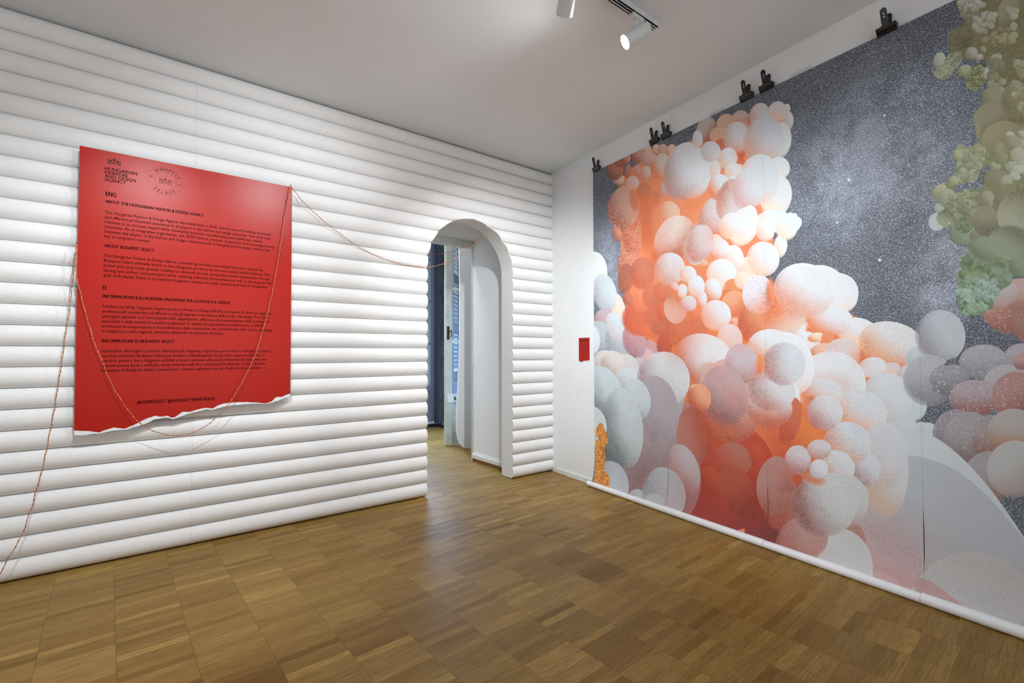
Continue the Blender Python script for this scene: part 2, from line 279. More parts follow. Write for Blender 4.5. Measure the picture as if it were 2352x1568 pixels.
# ------------------------------------------------------------------ mesh helpers
def link(name,me,mat=None,parent=None,loc=None,rot=None):
    o=bpy.data.objects.new(name,me); COL.objects.link(o)
    if mat is not None:
        me.materials.clear(); me.materials.append(mat)
    if parent is not None: o.parent=parent
    if loc is not None: o.location=loc
    if rot is not None: o.rotation_euler=rot
    return o
def empty(name,loc=(0,0,0),rz=0.):
    o=bpy.data.objects.new(name,None); COL.objects.link(o); o.location=loc; o.rotation_euler=(0,0,rz); o.empty_display_size=.1; return o
def tag(o,label=None,cat=None,group=None,kind=None):
    for k,v in (('label',label),('category',cat),('group',group),('kind',kind)):
        if v: o[k]=v
    return o
class MB:
    def __init__(s): s.v=[];s.f=[]
    def box(s,x0,x1,y0,y1,z0,z1):
        b=len(s.v); s.v+=[(x0,y0,z0),(x1,y0,z0),(x1,y1,z0),(x0,y1,z0),(x0,y0,z1),(x1,y0,z1),(x1,y1,z1),(x0,y1,z1)]
        s.f+=[tuple(b+i for i in q) for q in ((0,3,2,1),(4,5,6,7),(0,1,5,4),(1,2,6,5),(2,3,7,6),(3,0,4,7))]; return s
    def prism(s,pts,y0,y1,axis='y'):
        b=len(s.v);n=len(pts)
        mk={'y':lambda p,t:(p[0],t,p[1]),'x':lambda p,t:(t,p[0],p[1]),'z':lambda p,t:(p[0],p[1],t)}[axis]
        s.v+=[mk(p,y0) for p in pts]+[mk(p,y1) for p in pts]
        for i in range(n):
            j=(i+1)%n; s.f.append((b+i,b+j,b+n+j,b+n+i))
        tr=tessellate_polygon([[Vector((p[0],p[1],0)) for p in pts]])
        for t in tr: s.f.append((b+t[2],b+t[1],b+t[0])); s.f.append((b+n+t[0],b+n+t[1],b+n+t[2]))
        return s
    def lathe(s,prof,n=20,M_=None):
        b=len(s.v)
        for (r,z) in prof:
            for i in range(n):
                a=2*math.pi*i/n; p=Vector((r*math.cos(a),r*math.sin(a),z)); s.v.append(tuple(M_@p if M_ else p))
        for k in range(len(prof)-1):
            for i in range(n):
                j=(i+1)%n; s.f.append((b+k*n+i,b+k*n+j,b+(k+1)*n+j,b+(k+1)*n+i))
        return s
    def tube(s,path,r,n=8,caps=True):
        b=len(s.v); P=[Vector(p) for p in path]; up=Vector((0,0,1))
        for i,p in enumerate(P):
            d=(P[min(i+1,len(P)-1)]-P[max(i-1,0)]).normalized()
            if abs(d.dot(up))>.95: up=Vector((1,0,0)) if abs(d.x)<.9 else Vector((0,1,0))
            a=d.cross(up).normalized(); c=d.cross(a).normalized(); up=-c if up.dot(-c)>0 else c
            a=d.cross(up).normalized()
            for k in range(n):
                t=2*math.pi*k/n; s.v.append(tuple(p+a*r*math.cos(t)+up*r*math.sin(t)))
        for i in range(len(P)-1):
            for k in range(n):
                j=(k+1)%n; s.f.append((b+i*n+k,b+i*n+j,b+(i+1)*n+j,b+(i+1)*n+k))
        if caps: s.f.append(tuple(b+k for k in range(n))[::-1]); s.f.append(tuple(b+(len(P)-1)*n+k for k in range(n)))
        return s
    def mesh(s,name,smooth=False):
        me=bpy.data.meshes.new(name); me.from_pydata(s.v,[],s.f); me.validate()
        bm=bmesh.new(); bm.from_mesh(me); bmesh.ops.recalc_face_normals(bm,faces=bm.faces); bm.to_mesh(me); bm.free()
        if smooth:
            for q in me.polygons: q.use_smooth=True
        me.update(); return me
    def build(s,name,mat,parent=None,loc=None,rot=None,smooth=False,bevel=0):
        o=link(name,s.mesh(name,smooth),mat,parent,loc,rot)
        if bevel:
            m=o.modifiers.new('bevel','BEVEL'); m.width=bevel; m.segments=2; m.limit_method='ANGLE'; m.angle_limit=.8
        if smooth:
            m=o.modifiers.new('ws','WEIGHTED_NORMAL') if False else None
        return o
def smooth_by_angle(o,ang=.6):
    me=o.data; me.polygons.foreach_set('use_smooth',[True]*len(me.polygons))
    bm=bmesh.new(); bm.from_mesh(me)
    for e in bm.edges:
        if len(e.link_faces)==2 and e.calc_face_angle(0)>ang: e.smooth=False
    bm.to_mesh(me); bm.free()
H=3.1
W2A=1.46591
ex=Vector((-math.cos(W2A),-math.sin(W2A),0)); RZ2=math.atan2(ex.y,ex.x)
# ------------------------------------------------------------------ structure
fl=tag(MB().box(-6.1,1.1,-6.7,3.9,-.14,-.012).build('floor',M['joint']),kind='structure')
tag(MB().box(-6.1,1.1,-6.7,.93,H,H+.12).build('ceiling',M['ceiling']),kind='structure')
wl=MB(); wl.box(-6.1,-1.56,.191,.92,0,H); wl.box(-.40,.9,.191,.92,0,H); wl.box(-1.56,-.40,.191,.92,2.49,H)
wl=tag(wl.build('wall_left',M['plaster']),kind='structure')
wr=tag(MB().box(-.25,6.9,.0,.2,0,H).build('wall_right',M['plaster'],rot=(0,0,RZ2)),kind='structure')
tag(MB().box(-6.1,1.1,-6.7,-6.5,0,H).build('wall_back',M['plaster']),kind='structure')
tag(MB().box(-6.1,-6.0,-6.5,.19,0,H).build('wall_front',M['plaster']),kind='structure')
tag(MB().box(.05,.61,-.012,0,0,.048).box(.61,6.8,-.012,0,0,.048).build('baseboard_right',M['paintwood'],rot=(0,0,RZ2),bevel=.003),kind='structure')
# next room
tag(MB().box(-3.6,1.1,.92,3.9,3.5,3.6).build('ceiling',M['ceiling']),kind='structure')
tag(MB().box(-3.6,-.62,3.62,3.8,0,3.5).build('wall_far',M['plaster']),kind='structure')
tag(MB().box(-3.7,-3.6,.92,3.8,0,3.5).build('wall_far_left',M['plaster']),kind='structure')
w=MB(); w.box(.55,.78,.92,3.12,0,3.5); tag(w.build('wall_far_right',M['plaster']),kind='structure')
tag(MB().box(-3.6,.78,.92,.93,H-.02,3.5).build('wall_middle',M['plaster']),kind='structure')
# stone reveal and painted frame beside the far door
tag(MB().box(.55,.80,3.12,3.36,.07,3.5).build('trim_1',M['stone']),kind='structure')
t=MB(); t.box(.55,.62,3.36,3.50,.05,3.5); t.box(.535,.56,3.385,3.40,.05,3.5); t.box(.53,.56,3.43,3.455,.05,3.5); t.box(.515,.56,3.475,3.49,.05,3.5)
tag(t.build('trim_2',M['bluedark'],bevel=.002),kind='structure')
tag(MB().box(-.62,.56,3.44,3.60,-.01,.045).box(.535,.60,3.05,3.44,-.01,.045).build('trim_3',M['threshold']),kind='structure')
# far glazed door
dr=tag(MB().box(.462,.53,3.50,3.55,.075,3.45).box(-.60,-.52,3.50,3.55,.075,3.45).box(-.02,.06,3.50,3.55,.075,3.45).build('door_2',M['blue'],bevel=.003),kind='structure')
for z0,z1 in ((.59,.69),(.075,.271),(3.40,3.45)):
    MB().box(-.52,.462,3.505,3.545,z0,z1).build('rail',M['blue'],dr)
for z in (1.378,2.084,2.777):
    MB().box(-.52,.462,3.508,3.542,z-.013,z+.013).build('glazing_bar',M['blue'],dr)
for (x0,x1) in ((-.52,-.02),(.06,.462)):
    for (z0,z1) in ((.69,1.365),(1.391,2.071),(2.097,2.764),(2.79,3.4)):
        MB().box(x0,x1,3.520,3.526,z0,z1).build('pane',M['frosted'],dr)
    MB().box(x0,x1,3.528,3.54,.271,.59).box(x0+.04,x1-.04,3.518,3.53,.31,.55).build('lower_panel',M['blue'],dr)
MB().box(-.5,.5,3.46,3.51,.05,.073).build('weather_bar',M['paintwood'],dr)
# doorway frame seen behind the arch
tag(MB().box(-1.56,-.40,.905,.965,2.41,2.49).build('trim_4',M['paintwood'],bevel=.003),kind='structure')
tag(MB().box(-.404,-.392,.895,.94,0,2.42).build('trim_5',M['cream'],bevel=.002),kind='structure')
bb=MB(); bb.prism([(-.40,.042),(-.40,.105),(-.406,.105),(-.410,.09),(-.4165,.08),(-.4165,.042)],.19,.90,'y')
tag(bb.build('baseboard_middle',M['paintwood']),kind='structure')
MB().box(-.412,-.40,.19,.90,0,.042).build('skirting',M['woodbase'],bpy.data.objects['baseboard_middle'])
# ------------------------------------------------------------------ foam cladding with its arch
NR=27; PITCH=(H-.012)/NR; XC=-.991; RA=.462; ZS=1.985
def arch_l(z):
    if z<=ZS: return XC-RA
    d=RA*RA-(z-ZS)**2
    return XC-math.sqrt(d) if d>0 else XC
def arch_r(z): return 2*XC-arch_l(z)
ND=12
PROF=[]
for k in range(ND+1):
    a=math.pi*k/ND; PROF.append((.045*(1-math.sin(a)**1.04),.5-.5*math.cos(a)))
def roll_mesh(xl,xr,row):
    z0=.006+row*PITCH; v=[];f=[]
    pts=[(y+(.004 if k in(0,ND) else 0),z0+t*PITCH) for k,(y,t) in enumerate(PROF)]
    n=len(pts)
    for side in (0,1):
        for (y,z) in pts:
            yy=y; x=(xl if side==0 else xr); x=x(z) if callable(x) else x
            if x=='c': x=.1053*yy-.001
            xb=.1053*.19-.001 if (side==1 and xr=='c_') else x
            v.append((x if not (side==1 and xr=='c_') else .1053*yy-.001,yy,z))
        for (y,z) in pts:
            x=(xl if side==0 else xr); x=x(z) if callable(x) else x
            v.append((.1053*.19-.001 if (side==1 and xr=='c_') else x,.19,z))
    # index: side*2n + front k ; +n back k
    for k in range(n-1):
        f.append((k,2*n+k,2*n+k+1,k+1))                 # front skin
        f.append((n+k,n+k+1,3*n+k+1,3*n+k))             # back
        f.append((k,k+1,n+k+1,n+k))                     # left end
        f.append((2*n+k,3*n+k,3*n+k+1,2*n+k+1))         # right end
    f.append((0,n,3*n,2*n)); f.append((n-1,2*n+n-1,3*n+n-1,2*n-1))
    me=bpy.data.meshes.new('foam_roll'); me.from_pydata(v,[],f)
    for i,p in enumerate(me.polygons): p.use_smooth=(i<4*(n-1) and i%4==0)
    bm=bmesh.new(); bm.from_mesh(me)
    for e in bm.edges:
        if len(e.link_faces)==2 and e.calc_face_angle(0)>.55: e.smooth=False
    bm.to_mesh(me); bm.free(); me.update()
    return me
PAN=[(-5.42,-4.3205),(-4.32,-3.1235),(-3.1229,-2.0203),(-2.02,arch_l),(arch_r,'c_')]
for pi,(xa,xb) in enumerate(PAN):
    pan=empty('foam_panel'); pan.parent=wl
    for r in range(NR):
        link('foam_roll',roll_mesh(xa,xb,r),M['foam'],pan)
# ------------------------------------------------------------------ parquet
PH=.0374; OFF=-3.7418; SPC=.24466; SW=.0402
sd=Vector((math.cos(PH),math.sin(PH),0)); jd=Vector((-math.sin(PH),math.cos(PH),0))
rs=random.Random(11)
strips=[]
camp=Vector((-3.4039,-3.675,1.2209))
for c in range(-9,21):
    st=rs.uniform(0,SW); tile=0; tl=0
    k=0; y=-5.2+st
    while y<3.75:
        if tile<=0: tile=rs.choice((5,6,6,7)); tl=rs.gauss(.45,.10); gb=rs.random()
        tile-=1
        wv=SW*rs.uniform(.94,1.06)
        tone=tl+rs.gauss(0,.13)
        if rs.random()<.03: tone+=.5
        if rs.random()<.05: tone-=.28
        strips.append((OFF+SPC*c,y,wv,max(0,min(1,tone)),rs.random(),gb))
        y+=wv
def inview(P):
    d=P-camp; z=d.dot(F_)
    if z<.05: return None
    x=1176+FPX*d.dot(r2)/z; yv=784-FPX*d.dot(u2)/z
    return (x,yv,z)
def strip_geo(s,gx=.0002,gy=.00004):
    a=sd*(s[0]+gx)+jd*(s[1]+gy); u=sd*(SPC-2*gx); v=jd*(s[2]-2*gy)
    
    return a,u,v
def add_strip(V,Fc,s,zj):
    a,u,v=strip_geo(s); b=len(V); ch=.0003
    un=u.normalized()*ch; vn=v.normalized()*ch
    top=Vector((0,0,zj)); bot=Vector((0,0,-.0125)); mid=Vector((0,0,zj-.0007))
    for P in (a,a+u,a+u+v,a+v): V.append(tuple(P+bot))
    for P in (a,a+u,a+u+v,a+v): V.append(tuple(P+mid))
    for P in (a+un+vn,a+u-un+vn,a+u+v-un-vn,a+v+un-vn): V.append(tuple(P+top))
    for i in range(4):
        j=(i+1)%4; Fc.append((b+i,b+j,b+4+j,b+4+i)); Fc.append((b+4+i,b+4+j,b+8+j,b+8+i))
    Fc.append((b+8,b+9,b+10,b+11))
def tone_attr(me,vals):
    at=me.attributes.new('tone','FLOAT_COLOR','FACE'); at.data.foreach_set('color',np.array(vals,dtype=np.float32).ravel())
keep=[]
for s in strips:
    Cn=sd*(s[0]+SPC/2)+jd*(s[1]+s[2]/2)
    # inside the room: before wall_left (crest plane), through the doorway, or next room
    if Cn.y>.08 and Cn.y<.95 and not (-1.70<Cn.x<-.30): continue
    if Cn.x-.1053*Cn.y>.14 and Cn.y<.2: continue
    if Cn.x>.75 or Cn.x<-5.95: continue
    q=inview(Cn); score=0
    if q and -60<q[0]<2412 and q[1]<1640: score=1/q[2]
    keep.append((score,s))
keep.sort(key=lambda k:-k[0])
rz=random.Random(5)
for i,(sc,s) in enumerate(keep[:298]):
    V=[];Fc=[]; add_strip(V,Fc,s,rz.uniform(-.0002,.0002)); me=bpy.data.meshes.new('plank'); me.from_pydata(V,[],Fc); tone_attr(me,[(s[3],s[4],s[5],1)]*9)
    link('plank',me,M['floor'],fl)
V=[];Fc=[];tv=[]
for sc,s in keep[298:]:
    add_strip(V,Fc,s,rz.uniform(-.0002,.0002)); tv+=[(s[3],s[4],s[5],1)]*9
me=bpy.data.meshes.new('parquet_planks'); me.from_pydata(V,[],Fc); tone_attr(me,tv)
o=link('parquet_planks',me,M['floor'],fl); o['kind']='stuff'
# ------------------------------------------------------------------ red poster
yP=-.05
po=empty('red_poster',(POSTER_TOP[0][0],yP,2.397))
tag(po,'large red information poster with black lettering and torn lower edge on white rolls','poster')
ox,oz=POSTER_TOP[0][0],2.397
XL=(POSTER_TOP[0][0]+POSTER_RED[0][0])/2; XR=POSTER_TOP[1][0]
def loc2(pts): return [(x-ox,z-oz) for x,z in pts]
zt=2.397
def ragged(pts,amp,seed):
    q=random.Random(seed); out=[]
    for a,b in zip(pts,pts[1:]):
        out.append(a); n=3
        for k in range(1,n+1):
            t=k/(n+1); out.append((a[0]+(b[0]-a[0])*t,a[1]+(b[1]-a[1])*t+q.uniform(-amp,amp)))
    out.append(pts[-1]); return out
wh=[(XL,zt)]+ragged(POSTER_WHITE,.0015,3)+[(XR,zt)]; wh[1]=(XL,wh[1][1]); wh[-2]=(XR,wh[-2][1])
rd=[(XL,zt)]+ragged(POSTER_RED,.0012,4)+[(XR,zt)]; rd[1]=(XL,rd[1][1]); rd[-2]=(XR,rd[-2][1])
MB().prism(loc2(wh),.0,.0022).build('torn_backing',M['paper'],po)
MB().prism(loc2(rd),-.0009,-.0001).build('printed_sheet',M['red'],po)
flap=[(-3.225,.872),(-3.185,.893),(-3.13,.902),(-3.085,.905),(-3.085,.878),(-3.15,.874)]
# text
def text_mesh(body,size=1.,offset=0.,extrude=0.):
    cu=bpy.data.curves.new('t','FONT'); cu.body=body; cu.size=size; cu.offset=offset; cu.resolution_u=2; cu.extrude=0
    o=bpy.data.objects.new('t',cu); COL.objects.link(o)
    bpy.context.view_layer.update()
    dg=bpy.context.evaluated_depsgraph_get(); me=bpy.data.meshes.new_from_object(o.evaluated_get(dg))
    bpy.data.objects.remove(o); bpy.data.curves.remove(cu)
    vs=np.array([v.co[:2] for v in me.vertices]) if len(me.vertices) else np.zeros((0,2)); fs=[tuple(p.vertices) for p in me.polygons]
    bpy.data.meshes.remove(me); return vs,fs
caph=None
blocks={}
vs,_=text_mesh('H'); CAP=vs[:,1].max()
for li_,(body,x0,z0,x1,cap,bold,grp) in enumerate(LINES):
    if grp=='head': grp='head%d'%li_
    vs,fs=text_mesh(body,1.,0.)
    w=vs[:,0].max()-vs[:,0].min(); sx=(x1-x0)/w; sz=cap/CAP*{0:1.10,1:1.16,2:1.16}[bold]
    sh=((-.010,.010),(-.012,0,.012),(-.032,-.011,.011,.032))[bold]
    n0=len(vs); v0=vs; f0=list(fs); vs=np.concatenate([v0+np.array([d,0]) for d in sh]); fs=[tuple(i+n0*k for i in f) for k in range(len(sh)) for f in f0]; sx=(x1-x0)/(w+sh[-1]*2)
    P=np.stack([(vs[:,0]-vs[:,0].min())*sx+x0-ox,np.full(len(vs),-.0014),vs[:,1]*sz+z0-oz],1)
    b=blocks.setdefault(grp,[[],[]]); n=len(b[0]); b[0]+=[tuple(p) for p in P]; b[1]+=[tuple(i+n for i in f) for f in fs]
names={'logo':'logo_lettering','head':'heading_lettering','foot':'footer_lettering'}
for g,(v,f) in blocks.items():
    me=bpy.data.meshes.new('lettering'); me.from_pydata(v,[],f)
    link(names.get(g[:4],'paragraph_lettering'),me,M['ink'],po)
# emblem (crown, shield, two rampant supporters) as flat print
def emblem(cx,cz,s,name,mat):
    mb=MB()
    def P(pts): mb.prism([(cx+x*s,cz+z*s) for x,z in pts],-.0016,-.0012)
    P([(-.22,.30),(-.26,.52),(-.12,.40),(0,.62),(.12,.40),(.26,.52),(.22,.30)])
    P([(-.03,.60),(.03,.60),(.03,.72),(-.03,.72)])
    P([(-.2,.22),(-.2,.27),(.2,.27),(.2,.22)])
    for a in (-1,1):
        P([(a*.06,.14),(a*.20,.14),(a*.20,-.30),(a*.13,-.42),(a*.13,.06),(a*.06,.06)])
        P([(a*.30,.05),(a*.42,.30),(a*.58,.34),(a*.66,.24),(a*.56,.22),(a*.50,.10),(a*.56,-.12),(a*.44,-.14),(a*.40,-.05)])
        P([(a*.60,.05),(a*.80,.34),(a*.92,.28),(a*.80,.16),(a*.86,.02),(a*.74,.02),(a*.70,-.06)])
        P([(a*.46,-.20),(a*.62,-.18),(a*.56,-.34),(a*.68,-.50),(a*.52,-.48),(a*.46,-.34)])
        P([(a*.72,-.12),(a*.88,-.16),(a*.82,-.40),(a*.92,-.52),(a*.74,-.50)])
        P([(a*.28,-.14),(a*.36,-.20),(a*.34,-.46),(a*.27,-.50)])
    P([(-.06,-.42),(.06,-.42),(.0,-.56)]); P([(-.05,0),(.05,0),(.05,-.26),(-.05,-.26)])
    return mb.build(name,mat,po)
emblem(-3.527-ox,2.339-oz,.034,'crest_print',M['ink'])
# round seal
cx,cz,RO=-3.284-ox,2.281-oz,.0865
def ring(r,w,name,mat):
    v=[];f=[];n=72
    for i in range(n):
        a=2*math.pi*i/n
        for rr in (r,r-w): v.append((cx+rr*math.cos(a),-.0014,cz+rr*math.sin(a)))
    for i in range(n):
        j=(i+1)%n; f.append((2*i,2*j,2*j+1,2*i+1))
    me=bpy.data.meshes.new(name); me.from_pydata(v,[],f); link(name,me,mat,po)
ring(RO,.0009,'seal_ring',M['inksoft']); ring(RO*.64,.0009,'seal_ring',M['inksoft'])
def arc_text(word,a0,a1,r,flip,name):
    V=[];Fc=[]
    for i,ch in enumerate(word):
        vs,fs=text_mesh(ch,1.,0.); a=math.radians(a0+(a1-a0)*i/(len(word)-1)); w=(vs[:,0].max()+vs[:,0].min())/2
        s=.0165/CAP; n=len(V)
        for x,y in vs:
            lx,ly=(x-w)*s,(y-CAP/2)*s
            if not flip: px=cx+(r+ly)*math.cos(a)+lx*math.sin(a); pz=cz+(r+ly)*math.sin(a)-lx*math.cos(a)
            else: px=cx+(r-ly)*math.cos(a)-lx*math.sin(a); pz=cz+(r-ly)*math.sin(a)+lx*math.cos(a)
            V.append((px,-.0014,pz))
        Fc+=[tuple(k+n for k in f) for f in fs]
    me=bpy.data.meshes.new(name); me.from_pydata(V,[],Fc); link(name,me,M['ink'],po)
arc_text('BUDAPEST',128,28,RO*.83,False,'seal_lettering'); arc_text('SELECT',-132,-52,RO*.83,True,'seal_lettering')
for a in (168,-8):
    mk=MB(); q=math.radians(a); x=cx+RO*.83*math.cos(q); z=cz+RO*.83*math.sin(q)
    for k in range(3): mk.box(x-.006,x+.006,-.0016,-.0012,z-.006+k*.005,z-.004+k*.005)
    mk.build('seal_mark',M['inksoft'],po)
emblem(cx,cz-.002,.036,'crest_print',M['inksoft'])
